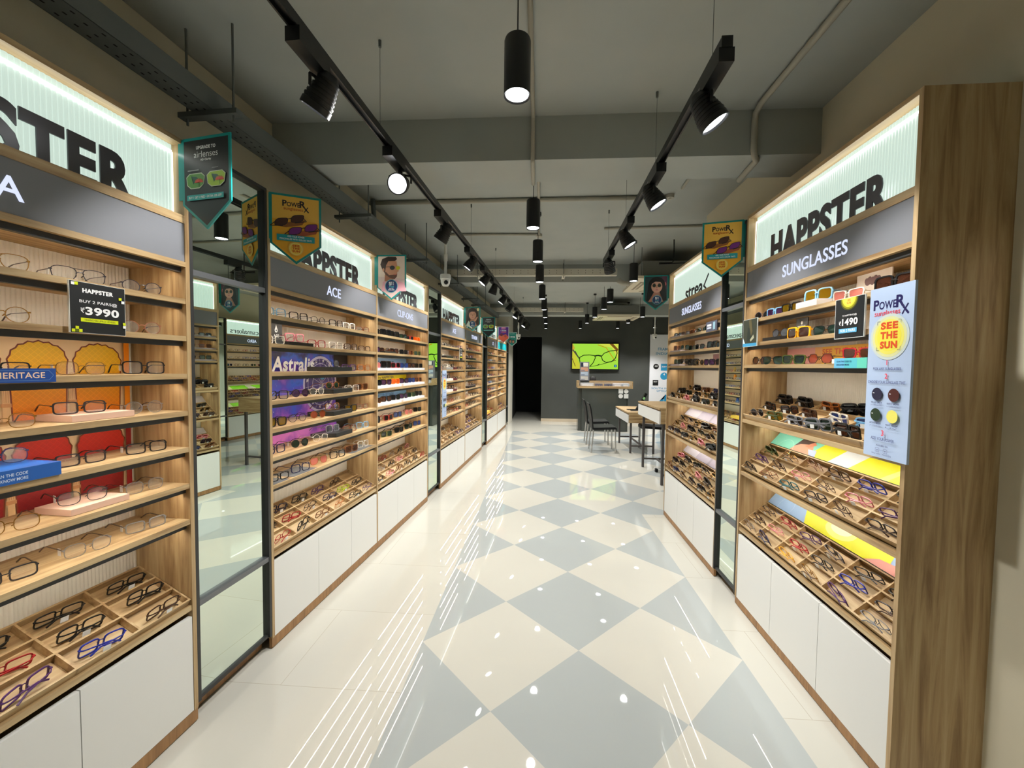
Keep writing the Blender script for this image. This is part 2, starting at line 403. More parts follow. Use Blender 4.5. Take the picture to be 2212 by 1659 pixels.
def eyewear(M, shape, fc, lc, label, group, folded=False, detailed=True):
    sun = lc != 'clear'; nm = 'sunglasses' if sun else 'eyeglasses'
    if detailed:
        d = eyewear_data(shape, folded, False); r = thing(nm, M, label, nm, group); r.empty_display_size = .03
        for k, n_ in (('frame', 'front_frame'), ('lensL', 'lens'), ('lensR', 'lens'), ('tL', 'temple'), ('tR', 'temple')):
            o = link(n_, d[k], r); oslot(o, 0, lmat(lc) if k[0] == 'l' else fmat('dark brown' if k[0] == 't' and FR[fc][2] else fc))
        if rnd.random() < .6: link('price_tag', d['tag'], r)
        return r
    o = link(nm, eyewear_data(shape, folded, True), None, M); oslot(o, 0, fmat(fc)); oslot(o, 1, lmat(lc))
    return tag(o, label, nm, group)
ORD = ['first', 'second', 'third', 'fourth', 'fifth', 'sixth', 'seventh', 'eighth']
def name_of(shape, fc, lc):
    if lc == 'clear': return '%s %s eyeglasses' % (fc, SHN[shape])
    return '%s %s sunglasses' % (fc, SHN[shape])

# ------------------------------------------------------------------ display cabinets
ZS = [1.770, 1.621, 1.469, 1.319, 1.170, 1.020, 0.871]      # shelf tops of the left bays
def tray_frame(zl, dl, zb, db):
    """matrix of a tilted tray: local x along the wall, y up the slope, z out of the tray; returns matrix and slope length"""
    a = math.atan2(zb - zl, db - dl); L = math.hypot(zb - zl, db - dl)
    return T(0, dl, zl) @ RX(a), L
def add_tray(root, w, zl, dl, zb, db, cols=6, rows=3):
    M, L = tray_frame(zl, dl, zb, db); m = MB(); t = .007; H = .026
    def bx(x0, x1, y0, y1, z0, z1):
        m.hexa([tuple(M @ Vector(p)) for p in ((x0, y0, z0), (x1, y0, z0), (x1, y1, z0), (x0, y1, z0), (x0, y0, z1), (x1, y0, z1), (x1, y1, z1), (x0, y1, z1))])
    x0, x1 = .02, w - .002
    bx(x0, x1, 0, L, -H - .006, -H)
    for i in range(cols + 1):
        x = x0 + (x1 - x0 - t) * i / cols; bx(x, x + t, 0, L, -H, 0)
    for j in range(rows + 1):
        y = (L - t) * j / rows; bx(x0, x1, y, y + t, -H, 0.0005)
    m.build('tray', WH, root)
    cells = []
    for j in range(rows):
        for i in range(cols):
            cells.append((i, j, M @ T(x0 + (x1 - x0) * (i + .5) / cols, L * (j + .5) / rows, -H + .003)))
    return cells, M, L
def fluted(root, w, z0, z1, d, pitch=.0125, x0=.02, name='back_panel', mat=None, amp=.0025):
    m = MB(); n = int((w - x0) / pitch); A = []
    prof = ((0, 0), (.25, -.7), (.5, -1), (.75, -.7))
    for i in range(n):
        for f, a in prof: A.append((x0 + (i + f) * (w - x0) / n, d + a * amp))
    A.append((w, d)); A += [(w, d + .008), (x0, d + .008)]
    m.prism(A[::-1], 'z', z0, z1)
    return m.build(name, mat or FLUTE, root)
def cabinet(M, w, label, group, top, rail, fas, shelves, trays, doors, depth=.30, back=.262, left_end=True, right_end=False, plinth=.058, sign=None, title=None, sign_w=.81, tcx=.605, detail=True, dtop=.462, fascia_mat=None, title_w=None, sign_kind='bold', sign_cx=.61):
    r = thing('display_cabinet', M, label, 'display cabinet', group)
    t = .018
    MB().box(0, t, 0, depth, plinth, top).build('side_panel', WV, r)
    if right_end: MB().box(w, w + t, 0, depth, plinth, top).build('side_panel', WV, r)
    def kb(name, *q): MB().box(*q).build(name, WH, r)
    kb('top_board', t, w, .0, depth, top - t, top)
    kb('rail', t, w, .0, depth - .004, rail[0] - .004, rail[1])
    kb('rail', t, w, .0, depth - .004, fas[0] - .020, fas[0])
    kb('ledge', t, w, .004, depth, dtop + .026, dtop + .047)
    kb('back_board', t, w, .26, depth, plinth, dtop + .025)
    MB().box(0, w + (t if right_end else 0), .003, .02, .006, plinth).build('plinth', WP, r)
    MB().box(t, w, .004, .016, fas[0], fas[1]).build('fascia_board', fascia_mat or GREYF, r)
    MB().box(t, w, back + .008, back + .014, .5, fas[0] - .02).build('back_board', WV, r)
    fluted(r, w, .5, fas[0] - .021, back, .0125 if detail else .03, x0=t)
    lp = fluted(r, w - .002, rail[1], top - t, .05, .014 if detail else .04, x0=t + .002, name='lightbox_panel', mat=LITP, amp=.003)
    MB().box(t + .01, w - .01, .040, .045, top - t - .030, top - t - .025).build('led_strip', LEDW, lp)
    for xe in (t + .004, w - .008): MB().box(xe, xe + .003, .041, .044, rail[1] + .01, top - t - .03).build('led_strip', LEDE, lp)
    for i in range(doors):
        a = t + (w - t) * i / doors; bb = t + (w - t) * (i + 1) / doors
        MB().box(a + .0015, bb - .0015, .002, .02, plinth + .002, dtop).build('door', WHITE, r)
    if sign:
        if sign_kind == 'bold': sign_text('sign_lettering', sign, r, sign_cx, .042, rail[1] - .022, .165, LETT, .045, w=sign_w, ext=.012)
    if sign == 'streax':
        sign_text('sign_lettering', 'strea', r, .575, .042, rail[1] - .004, .108, LETT, .012, w=.41, ext=.012)
        for a0, a1 in (((.90, rail[1] + .13), (.80, rail[1] + .045)), ((.80, rail[1] + .055), (.89, rail[1] - .004))):
            dx, dz = a1[0] - a0[0], a1[1] - a0[1]; q = math.hypot(dx, dz); nx, nz = -dz / q * .008, dx / q * .008
            MB().prism([(a0[0] + nx, a0[1] + nz), (a0[0] - nx, a0[1] - nz), (a1[0] - nx, a1[1] - nz), (a1[0] + nx, a1[1] + nz)], 'y', .0405, .0435).build('sign_stroke', LETT, r)
    elif sign and sign_kind != 'bold': sign_text('sign_lettering', sign, r, .61, .042, rail[1] - .005, sign_w[1], LETT, .0, w=sign_w[0], ext=.012)
    if title: sign_text('title_lettering', title, r, tcx, .004, fas[0] + .042, .062, LWHT, .01, w=title_w, ext=.02)
    # LED profile under the roof and under every shelf
    def led(par, zt):
        p = MB().box(t, w, .020, .040, zt - .020, zt).build('led_profile', DKP, par)
        return p
    roof = fas[0] - .02
    e = MB()
    led(r, roof); e.box(t + .02, w - .02, .040, .045, roof - .0175, roof - .0165)
    for zt in shelves:
        s = MB().box(t, w, .002, back - .001, zt - .020, zt).build('shelf', WH, r)
        led(s, zt - .020); e.box(t + .02, w - .02, .040, .045, zt - .0375, zt - .0365)
    allc = []
    for q in trays:
        cells, TM, L = add_tray(r, w, *q[:4]); allc.append((cells, TM, L))
        zl = q[0]
        if zl > .8:
            MB().box(t, w, .002, back - .001, zl - .052, zl - .031).build('shelf', WH, r)
            MB().box(t, w, .105, .125, zl - .064, zl - .052).build('led_profile', DKP, r)
            e.box(t + .02, w - .02, .125, .130, zl - .0615, zl - .0605)
    e.build('shelf_led_strip', LEDS, r)
    return r, allc
LTOP, LRAIL, LFAS = 2.395, (2.073, 2.10), (1.917, 2.073)
LTRAY = [(.535, .004, .66, .248)]
BAYS = [  # s0, s1, short name, sign, title, doors
    (0.365, 1.575, 'nearest left cabinet', 'HAPPSTER', 'A', 3),
    (2.035, 3.240, 'second left cabinet', 'HAPPSTER', 'ACE', 3),
    (3.240, 4.460, 'third left cabinet', 'HAPPSTER', 'CLIP-ONS', 3),
    (4.935, 6.145, 'fourth left cabinet', 'HAPPSTER', 'ACE', 3),
    (6.145, 7.380, 'fifth left cabinet', 'HAPPSTER', 'TITANIUM', 1),
    (7.860, 9.060, 'sixth left cabinet', 'specsmakers', 'CE', 2),
    (9.060, 10.320, 'farthest left cabinet', 'specsmakers', None, 1)]
BLAB = ['oak display cabinet nearest on left wall with arched yellow and red poster',
        'oak display cabinet on left wall with purple zodiac poster behind its shelves',
        'oak display cabinet on left wall titled CLIP-ONS full of dark sunglasses',
        'oak display cabinet on left wall right after second mirror, fourth from the front',
        'oak display cabinet on left wall beside the pennant of a smiling woman',
        'oak display cabinet on left wall just past third mirror with colourful kids frames',
        'oak display cabinet at far end of left wall with turquoise fascia']
CABS = []
for i, (s0, s1, nm, sg, ti, nd) in enumerate(BAYS):
    w = s1 - s0
    bold = sg == 'HAPPSTER'
    r, tr = cabinet(LM(s0), w, BLAB[i], 'display cabinets', LTOP, LRAIL, LFAS, ZS, LTRAY, nd, right_end=(i in (0, 2, 4, 6)), sign=sg, title=ti,
                    sign_w=.81 if bold else (.95, .13), sign_kind='bold' if bold else 'thin', sign_cx=.647 if i == 0 else .61, tcx=.69 if i == 0 else .605, detail=i < 3,
                    fascia_mat=pmat('turquoise_fascia', (24, 168, 178), .45) if i == 6 else None)
    CABS.append((r, tr, w, nm))
RTOP, RRAIL, RFAS = 2.466, (2.118, 2.145), (1.960, 2.118)
RZS = [1.817, 1.676, 1.543]
RTRAY = [(1.233, .003, 1.345, .25), (.901, .003, 1.052, .173), (.537, .003, .678, .17)]
RB = [(2.696, 1.18, 'nearest right cabinet', 'HAPPSTER', 'SUNGLASSES', 'oak display cabinet nearest on right wall with tall pale blue sunglasses panel'),
      (4.300, 1.25, 'second right cabinet', 'streax', 'SUNGLASSES', 'oak display cabinet on right wall past the mirror, filled with dark sunglasses')]
RCABS = []
for i, (s0, w, nm, sg, ti, lb) in enumerate(RB):
    r, tr = cabinet(RM(s0), w, lb, 'display cabinets', RTOP, RRAIL, RFAS, RZS, RTRAY, 3, sign=sg, title=ti, right_end=True, sign_w=.81 if i == 0 else (.56, .10),
                    sign_kind='bold' if i == 0 else 'thin', tcx=.635, title_w=.47, plinth=.05)
    RCABS.append((r, tr, w, nm))
# the bay in the recess, seen in the near mirror
AM = T(3.95, 8.15, 0) @ RZ(-PI / 2)
r, tr = cabinet(AM, 1.2, 'oak display cabinet titled AERO in the right recess, seen in the nearest mirror', 'display cabinets', 2.4, LRAIL, LFAS, [1.77, 1.62, 1.47], [(1.16, .003, 1.27, .25), (.84, .003, .99, .173), (.50, .003, .64, .17)], 3, sign='specsmakers', title='AERO', sign_w=(.95, .13), sign_kind='thin', right_end=True)
AERO = (r, tr, 1.2, 'recess cabinet')

def wall_mirror(M, w, label, z1=2.40, zs=(1.885, .495), zb=.075):
    r = thing('wall_mirror', M, label, 'mirror', 'mirrors between the cabinets')
    f = MB(); t = .016
    f.box(.001, t, .0, .05, zb, z1); f.box(w - t, w - .001, .0, .05, zb, z1)
    f.box(t, w - t, .0, .05, z1 - t, z1); f.box(t, w - t, .01, .05, zb, zb + .014)
    f.build('mirror_frame', DKP, r)
    for z in zs: MB().box(t, w - t, .002, .05, z - .012, z + .012).build('cross_bar', pmat('grey_aluminium_bar', (120, 122, 126), .4, .6), r)
    edges = [zb + .014, zs[1] - .012], [zs[1] + .012, zs[0] - .012], [zs[0] + .012, z1 - t]
    for a, bb in edges: MB().box(t, w - t, .02, .026, a, bb).build('mirror_pane', MIRR, r)
    MB().box(t * .2, w - t * .2, .06, .08, .004, zb + .01).build('plinth', WP, r)
    return r
wall_mirror(LM(1.593), .440, 'framed wall mirror beside nearest left cabinet')
wall_mirror(LM(4.478), .455, 'framed wall mirror just past the CLIP-ONS cabinet')
wall_mirror(LM(7.398), .460, 'framed wall mirror right after the smiling woman pennant cabinet')
wall_mirror(LM(10.338), .37, 'narrow framed wall mirror at far end of left wall')
wall_mirror(RM(3.045), .345, 'framed wall mirror between the two right cabinets', 2.45, (1.93, .492), .06)
wall_mirror(T(3.95, 6.93, 0) @ RZ(-PI / 2), .5, 'framed mirror in the right recess beside the AERO cabinet')

# ---- eyewear in the bays -------------------------------------------------
EYE_METAL = [('round', 'gold'), ('soft', 'gunmetal'), ('avi', 'gunmetal'), ('round', 'silver'), ('soft', 'gold'), ('rect', 'gunmetal'), ('soft', 'rose gold'), ('rect', 'black')]
EYE_MIX = [('square', 'black'), ('rect', 'dark brown'), ('round', 'tortoiseshell'), ('square', 'clear'), ('rect', 'navy'), ('soft', 'silver'), ('way', 'black'), ('round', 'black'), ('cat', 'purple'), ('rect', 'red')]
SUN_MIX = [('way', 'black', 'dark'), ('avi', 'gunmetal', 'dark'), ('square', 'dark brown', 'brown'), ('big', 'black', 'dark'), ('way', 'tortoiseshell', 'brown'), ('hex', 'gold', 'dark'), ('avi', 'gold', 'green'), ('way', 'black', 'purple'), ('square', 'black', 'green')]
TRAY_MIX = [('rect', 'black'), ('rect', 'dark brown'), ('square', 'navy'), ('soft', 'gold'), ('rect', 'purple'), ('square', 'black'), ('soft', 'gunmetal'), ('rect', 'red'), ('round', 'tortoiseshell'), ('rect', 'blue'), ('cat', 'purple'), ('rect', 'black'), ('soft', 'rose gold')]
def shelf_M(cab, x, d, z, yaw, tz=0): return cab.matrix_local @ T(x, d, z) @ RZ(yaw)
def place_shelf(cab, bay, k, z, items, xs, side, d=.055, detailed=True, raise_at=()):
    """items left to right along the bay; labels count from the end named in `side`"""
    n = len(items)
    sh = {0: 'top', 1: 'second', 2: 'third', 3: 'fourth', 4: 'fifth', 5: 'sixth', 6: 'lowest'}[k]
    if k == 2 and side == 'left': sh = 'third'
    for i, (it, x) in enumerate(zip(items, xs)):
        if it is None: continue
        sp, fc = it[0], it[1]; lc = it[2] if len(it) > 2 else 'clear'
        pos = (n - 1 - i) if side == 'right' else i
        yaw = (-.27 if side == 'right' else .27) + rnd.uniform(-.1, .1)
        lab = '%s, %s from %s on %s shelf of %s' % (name_of(sp, fc, lc), ORD[pos] if pos < 8 else str(pos + 1) + 'th', side, sh, bay)
        zz = z + .0012
        dd = d + rnd.uniform(-.012, .012)
        for (a, bb, up, dp) in raise_at:
            if a < x < bb: zz += up; dd = dp
        eyewear(shelf_M(cab, x, dd, zz, yaw), sp, fc, lc, lab, 'eyewear on the shelves of ' + bay, False, detailed)
def place_tray(cab, bay, cells, pick, side, rowname, detailed=True, colset=None, skip=()):
    for (i, j, M) in cells:
        if colset is not None and i not in colset: continue
        if (i, j) in skip: continue
        it = pick(i, j)
        if it is None: continue
        sp, fc = it[0], it[1]; lc = it[2] if len(it) > 2 else 'clear'
        pos = (5 - i) if side == 'right' else i
        row = ('front', 'middle', 'back')[j]
        lab = '%s, %s from %s in %s row, %s of %s' % (name_of(sp, fc, lc), ORD[pos], side, row, rowname, bay)
        W = cab.matrix_local @ M
        q = W @ T(rnd.uniform(-.012, .012), rnd.uniform(-.012, -.004), .003) @ RZ(rnd.uniform(-.2, .2)) @ RX(-.30) @ RZ(PI)
        eyewear(q, sp, fc, lc, lab, 'eyewear in the trays of ' + bay, True, detailed)
def even(n, w, a=.1, b=.1): return [a + (w - a - b) * i / (n - 1) for i in range(n)]
# nearest left cabinet: only the end that the room shows
c, tr, w, nm = CABS[0]
X3 = (.69, .89, 1.09)
A_ROWS = [[('avi', 'gold'), ('avi', 'gunmetal'), ('round', 'gunmetal')], [('round', 'gold'), None, ('round', 'rose gold')], [('rect', 'black'), ('soft', 'gold'), ('square', 'black')],
          [('soft', 'gold'), ('rect', 'gunmetal'), ('round', 'silver')], [('soft', 'navy'), ('rect', 'gunmetal'), ('rect', 'black')], [('soft', 'gold'), ('soft', 'gunmetal'), ('soft', 'silver')], [('rect', 'gunmetal'), ('soft', 'silver'), ('rect', 'silver')]]
for k, row in enumerate(A_ROWS):
    up = []
    if k == 3: up = [(.8, 1.0, .022, .07)]
    if k == 5: up = [(.8, 1.0, .022, .07)]
    if k == 2: up = [(.6, .75, 0.0, .07)]
    if k == 4: up = [(.6, .75, .045, .08)]
    place_shelf(c, nm, k, ZS[k], row, X3, 'right', .058, True, up)
AT = {(5, 0): ('rect', 'dark brown'), (5, 1): ('square', 'black'), (5, 2): ('rect', 'black'), (4, 0): ('square', 'blue'), (4, 1): ('square', 'black'), (4, 2): ('rect', 'black'), (3, 0): ('square', 'purple'), (3, 1): ('rect', 'red'), (3, 2): ('rect', 'black')}
place_tray(c, nm, tr[0][0], lambda i, j: AT.get((i, j)), 'right', 'tray')
# zodiac cabinet
c, tr, w, nm = CABS[1]
B_ROWS = [[('square', 'light blue'), ('square', 'black'), ('round', 'black'), ('square', 'black'), ('way', 'white'), ('rect', 'rose gold')],
          [('square', 'white'), ('way', 'pink'), ('square', 'red'), ('square', 'white'), ('square', 'dark brown'), ('rect', 'dark brown')],
          [None, None, None, ('round', 'navy'), ('square', 'purple'), ('square', 'amber')],
          [('square', 'black'), ('round', 'black', 'purple'), ('round', 'clear'), ('round', 'amber', 'green'), ('square', 'clear'), ('way', 'tortoiseshell', 'brown')],
          [('way', 'black', 'amber'), ('round', 'black'), ('round', 'gold', 'rust'), ('square', 'tortoiseshell'), ('way', 'black', 'amber'), ('rect', 'rose gold')],
          [('square', 'navy'), ('round', 'black', 'green'), ('round', 'clear'), ('square', 'grey', 'grey'), ('square', 'rose gold'), ('square', 'light blue')],
          [('rect', 'black'), ('square', 'navy'), ('avi', 'gold', 'pink'), ('square', 'black'), ('way', 'tortoiseshell', 'brown'), ('square', 'clear')]]
for k, row in enumerate(B_ROWS):
    up = []
    if k == 1: up = [(.22, .42, .024, .075)]
    if k in (2, 3, 4, 5): up = [(.64, .84, .03, .075)]
    place_shelf(c, nm, k, ZS[k], row, even(6, w, .12, .11), 'right', .052, True, up)
BT = {(0, 0): ('soft', 'red'), (1, 0): ('square', 'black'), (2, 0): ('rect', 'tortoiseshell'), (3, 0): ('soft', 'amber'), (4, 0): ('rect', 'black'), (5, 0): ('soft', 'purple'),
      (0, 1): ('rect', 'black'), (1, 1): ('rect', 'red'), (2, 1): ('soft', 'gunmetal'), (3, 1): ('rect', 'navy'), (4, 1): ('rect', 'lime green'), (5, 1): ('rect', 'black'), (0, 2): ('soft', 'silver'), (1, 2): ('square', 'navy'), (2, 2): ('square', 'black'), (3, 2): ('rect', 'purple'), (4, 2): ('rect', 'dark brown')}
place_tray(c, nm, tr[0][0], lambda i, j: BT.get((i, j)), 'right', 'tray')
# clip-on cabinet and the next two, small in the picture
S2 = [('way', 'black', 'dark'), ('big', 'black', 'dark'), ('square', 'black', 'dark'), ('way', 'black', 'green'), ('square', 'red', 'dark'), ('cat', 'black', 'purple'), ('way', 'tortoiseshell', 'brown'), ('square', 'navy', 'blue'), ('avi', 'gold', 'brown'), ('square', 'olive green', 'green'), ('round', 'pink', 'pink'), ('way', 'black', 'brown')]
c, tr, w, nm = CABS[2]
for k in range(7):
    n = 6 if k < 5 else 5
    row = [S2[(k * 5 + i * 3 + (i // 4)) % len(S2)] for i in range(n)]
    if k == 0: row = [S2[0], S2[1], S2[1], S2[3], S2[4], ('way', 'orange', 'orange')]
    if k == 3: row = [S2[0], S2[5], ('way', 'orange', 'orange'), S2[5], S2[7], S2[6]]
    place_shelf(c, nm, k, ZS[k], row, even(n, w, .12, .11), 'right', .05 if k in (2, 3, 4) else .07, False, [(.0, 1.3, .022, .06)] if k in (2, 3, 4) else [])
place_tray(c, nm, tr[0][0], lambda i, j: [('rect', 'black'), ('square', 'black'), ('rect', 'pink'), ('rect', 'red'), ('square', 'tortoiseshell'), ('soft', 'silver'), ('rect', 'black')][(i * 2 + j * 3) % 7], 'right', 'tray', False)
for bi in (3, 4):
    c, tr, w, nm = CABS[bi]
    for k in range(7):
        row = [EYE_MIX[(k * 3 + i * 7 + bi) % len(EYE_MIX)] if (k + i) % 3 else EYE_METAL[(k + i) % 8] for i in range(6)]
        place_shelf(c, nm, k, ZS[k], row, even(6, w, .13, .11), 'right', .06, False, [(.3, .9, .03, .07)] if (k in (2, 3, 4) and bi == 3) or (bi == 4 and k in (1, 2, 4)) else [])
    place_tray(c, nm, tr[0][0], lambda i, j: TRAY_MIX[(i * 5 + j * 3 + bi) % 13], 'right', 'tray', False)
# the nearest right cabinet
c, tr, w, nm = RCABS[0]
R_ROWS = [[('round', 'navy', 'dark'), ('way', 'light blue', 'purple'), ('way', 'black', 'amber'), ('big', 'light blue', 'amber'), ('cat', 'clear', 'pink'), ('big', 'black', 'brown')],
          [('round', 'gunmetal', 'grey'), ('big', 'yellow', 'brown'), ('avi', 'black', 'green')],
          [('hex', 'black', 'brown'), ('avi', 'black', 'green'), ('way', 'olive green', 'green'), ('hex', 'dark brown', 'rust'), ('cat', 'red', 'brown')]]
R_X = [[.10, .235, .42, .57, .80, 1.04], [.27, .46, .68], [.09, .245, .43, .64, .83]]
for k, row in enumerate(R_ROWS):
    up = [(.5, .65, .034, .075)] if k == 0 else ([(.2, .36, .022, .07)] if k == 1 else [(.74, .9, .02, .09)])
    place_shelf(c, nm, k, RZS[k], row, R_X[k], 'left', .05, True, up)
RT0 = {(0, 0): ('round', 'silver', 'dark'), (1, 0): ('way', 'olive green', 'amber'), (2, 0): ('way', 'grey', 'dark'), (3, 0): ('big', 'grey', 'green'), (4, 0): ('big', 'black', 'brown'), (0, 1): ('way', 'black', 'brown'), (1, 1): ('square', 'black', 'brown'), (2, 1): ('way', 'dark brown', 'brown'), (3, 1): ('way', 'clear', 'blue'), (4, 1): ('way', 'light blue', 'blue'),
       (0, 2): ('big', 'black', 'dark'), (1, 2): ('big', 'black', 'dark'), (2, 2): ('cat', 'amber', 'brown'), (3, 2): ('big', 'black', 'dark'), (4, 2): ('avi', 'gold', 'dark'), (5, 0): ('way', 'black', 'dark'), (5, 1): ('way', 'black', 'dark'), (5, 2): ('way', 'black', 'dark')}
RT1 = {(0, 2): ('square', 'olive green', 'green'), (1, 2): ('soft', 'gold'), (2, 2): ('round', 'tortoiseshell'), (3, 2): ('square', 'dark brown'), (4, 2): ('square', 'blue'), (5, 2): ('rect', 'black'),
       (0, 1): ('rect', 'purple'), (1, 1): ('rect', 'dark brown'), (2, 1): ('soft', 'pink'), (3, 1): ('soft', 'dark brown'), (4, 1): ('rect', 'pink'), (5, 1): ('rect', 'purple'),
       (0, 0): ('rect', 'black'), (1, 0): ('soft', 'rose gold'), (2, 0): ('rect', 'teal'), (3, 0): ('rect', 'gunmetal'), (4, 0): ('round', 'dark brown'), (5, 0): ('rect', 'gunmetal')}
RT2 = {(0, 2): ('soft', 'gunmetal'), (1, 2): ('rect', 'red'), (2, 2): ('rect', 'purple'), (3, 2): ('rect', 'gunmetal'), (4, 2): ('rect', 'black'), (5, 2): ('square', 'black'),
       (0, 1): ('rect', 'dark brown'), (1, 1): ('soft', 'pink'), (2, 1): ('rect', 'red'), (3, 1): ('rect', 'black'), (4, 1): ('square', 'blue'), (5, 1): ('rect', 'gunmetal'),
       (0, 0): ('soft', 'silver'), (1, 0): ('square', 'navy'), (2, 0): ('soft', 'yellow'), (3, 0): ('soft', 'gold'), (4, 0): ('rect', 'purple'), (5, 0): ('soft', 'grey')}
for q, tb, tn in zip(tr, (RT0, RT1, RT2), ('top tray', 'middle tray', 'bottom tray')):
    place_tray(c, nm, q[0], lambda i, j: tb.get((i, j)), 'left', tn)
c, tr, w, nm = RCABS[1]
for k in range(3):
    row = [SUN_MIX[(k * 4 + i * 2) % 9] for i in range(6)]
    place_shelf(c, nm, k, RZS[k], row, even(6, w, .12, .12), 'left', .06, False, [(.0, .35, .016, .06)] if k else [])
for t_, (q, tn) in enumerate(zip(tr, ('top tray', 'middle tray', 'bottom tray'))):
    place_tray(c, nm, q[0], lambda i, j: (SUN_MIX + [('square', 'navy', 'blue'), ('way', 'pink', 'rust'), ('big', 'black', 'dark')])[(i * 5 + j * 3 + t_ * 2) % 12], 'left', tn, False)
# far bays: the rest of the eyewear, too small and too many to tell apart
def rest(name, jobs, label, cols):
    m = MB(); mats = [fmat(c_) for c_ in cols] + [lmat('clear'), lmat('dark')]
    for cab, rows, trays, seed in jobs:
        R2 = random.Random(seed); w = 1.2
        for z in rows:
            for x in even(6, w, .13, .1):
                me = eyewear_data(R2.choice(['rect', 'square', 'round']), False, True); k = R2.randrange(len(cols)); lc = len(cols) + (R2.random() < .25)
                M = cab.matrix_local @ T(x, .055, z + .001) @ RZ(R2.uniform(-.1, .1)); vs = [m.bm.verts.new(M @ v.co) for v in me.vertices]
                for p in me.polygons: m.face([vs[i] for i in p.vertices], k if p.material_index == 0 else lc)
        for cells, TM, L in trays:
            for i, j, CM in cells:
                me = eyewear_data(R2.choice(['rect', 'square']), True, True); k = R2.randrange(len(cols))
                M = cab.matrix_local @ CM @ T(0, -.006, .003) @ RZ(R2.uniform(-.2, .2)) @ RX(-.3) @ RZ(PI); vs = [m.bm.verts.new(M @ v.co) for v in me.vertices]
                for p in me.polygons: m.face([vs[i] for i in p.vertices], k if p.material_index == 0 else len(cols))
    return tag(m.build(name, mats, normals=False), label, 'eyeglasses', None, 'stuff')
KIDS = [[('rect', 'blue'), ('round', 'black'), ('rect', 'red'), ('square', 'navy'), ('rect', 'black'), ('round', 'light blue')], [('rect', 'black'), ('square', 'tortoiseshell'), ('round', 'yellow'), ('rect', 'clear'), ('rect', 'amber'), ('square', 'black')]]
for bi in (5, 6):
    c, tr, w, nm = CABS[bi]
    for k in range(7):
        row = [KIDS[bi - 5][(k * 2 + i * 5) % 6] for i in range(6)]
        place_shelf(c, nm, k, ZS[k], row, even(6, w, .13, .11), 'right', .06, False)
rest('eyeglasses', [(CABS[5][0], [], CABS[5][1], 1), (CABS[6][0], [], CABS[6][1], 2), (AERO[0], [1.77, 1.62, 1.47], AERO[1], 5)], 'tiny eyeglasses filling the trays of the two farthest left cabinets', ['black', 'blue', 'red', 'gold', 'navy', 'tortoiseshell'])

# ------------------------------------------------------------------ signs, posters, plinths in the bays
def board(name, M, w, h, label, cat, t=.004, base=(240, 240, 238), group=None, edge=None):
    """an upright board with its lower left corner at M (x right, z up), printed on its -y side"""
    r = thing(name, M, label, cat, group)
    MB().box(0, w, 0, t, 0, h).build('backing_board', edge or ink(base), r)
    return r
K = (20, 22, 24); W_ = (244, 244, 244)
LM0, LM1, LM2, LM3 = [q[0].matrix_local for q in CABS[:4]]
# black price card, nearest left cabinet
r = board('price_card', LM(1.172, 1.603, -.014), .16, .16, 'square black price card reading BUY 2 PAIRS hung on nearest left cabinet', 'sign', .006, (230, 235, 232))
LIME = (214, 226, 20)
a = Art().rect(.001, .001, .159, .159, (24, 26, 28)).text('HAPPSTER', .079, .127, .014, W_, .05).text('BUY 2 PAIRS@', .08, .093, .012, W_, .01, w=.108).text('₹', .034, .064, .016, W_, .01).text('3990', .09, .058, .026, W_, .035, w=.098)
a.rect(.028, .036, .136, .048, LIME).text('TRANS+BLUPRO LENSES', .082, .039, .006, (90, 96, 10), .01, w=.09)
for u, v, cc in ((.003, .003, LIME), (.013, .012, LIME), (.022, .003, LIME), (.013, .003, (90, 100, 20)), (.004, .147, W_), (.013, .148, LIME), (.138, .118, LIME), (.146, .108, W_), (.149, .035, LIME), (.149, .025, W_)): a.rect(u, v, u + .009, v + .009, cc)
a.build('printed_face', r)
r = board('shelf_talker', LM(.905, 1.452, -.008), .232, .040, 'blue strip reading HERITAGE on front of third shelf, nearest left cabinet', 'sign', .004, (20, 72, 150))
Art().text('HERITAGE', .152, .012, .017, (240, 205, 178), .012).line([(.03, .006), (.215, .006), (.226, .02), (.215, .034), (.03, .034)], .0007, (120, 160, 210)).build('printed_face', r)
def plinth(M, x0, x1, d0, d1, z, h, col, label, name='display_block', skew=.0):
    r = MB().prism([(x0 - skew, d1), (x0, d0), (x1, d0), (x1 - skew, d1)], 'z', z, z + h).build(name, col if not isinstance(col, tuple) else pmat('block_%02x%02x%02x' % col, col, .35), None, M)
    return tag(r, label, 'display block', 'display blocks on the shelves')
PINKB = (226, 190, 168)
plinth(LM0, .835, 1.025, .03, .17, ZS[3] + .001, .02, PINKB, 'pale pink block on fourth shelf of nearest left cabinet')
plinth(LM0, .825, 1.0, .03, .17, ZS[5] + .001, .02, PINKB, 'pale pink block on sixth shelf of nearest left cabinet')
r = thing('display_block', LM0, 'blue block reading SCAN THE CODE TO KNOW MORE on fifth shelf', 'display block', 'display blocks on the shelves')
MB().box(.52, .78, -.004, .17, ZS[4] - .018, ZS[4] + .022).build('block_body', pmat('blue_block', (24, 90, 170), .4), r)
Art(-.004).text('SCAN THE CODE', .665, ZS[4] + .004, .0085, (214, 228, 244), .01, w=.075).text('TO KNOW MORE', .665, ZS[4] - .010, .0085, (214, 228, 244), .01, w=.075).build('printed_face', r)
for o in r.children:
    if o.name.startswith('block_body'): o.location.z += .0185
    else: o.location.z += .0185
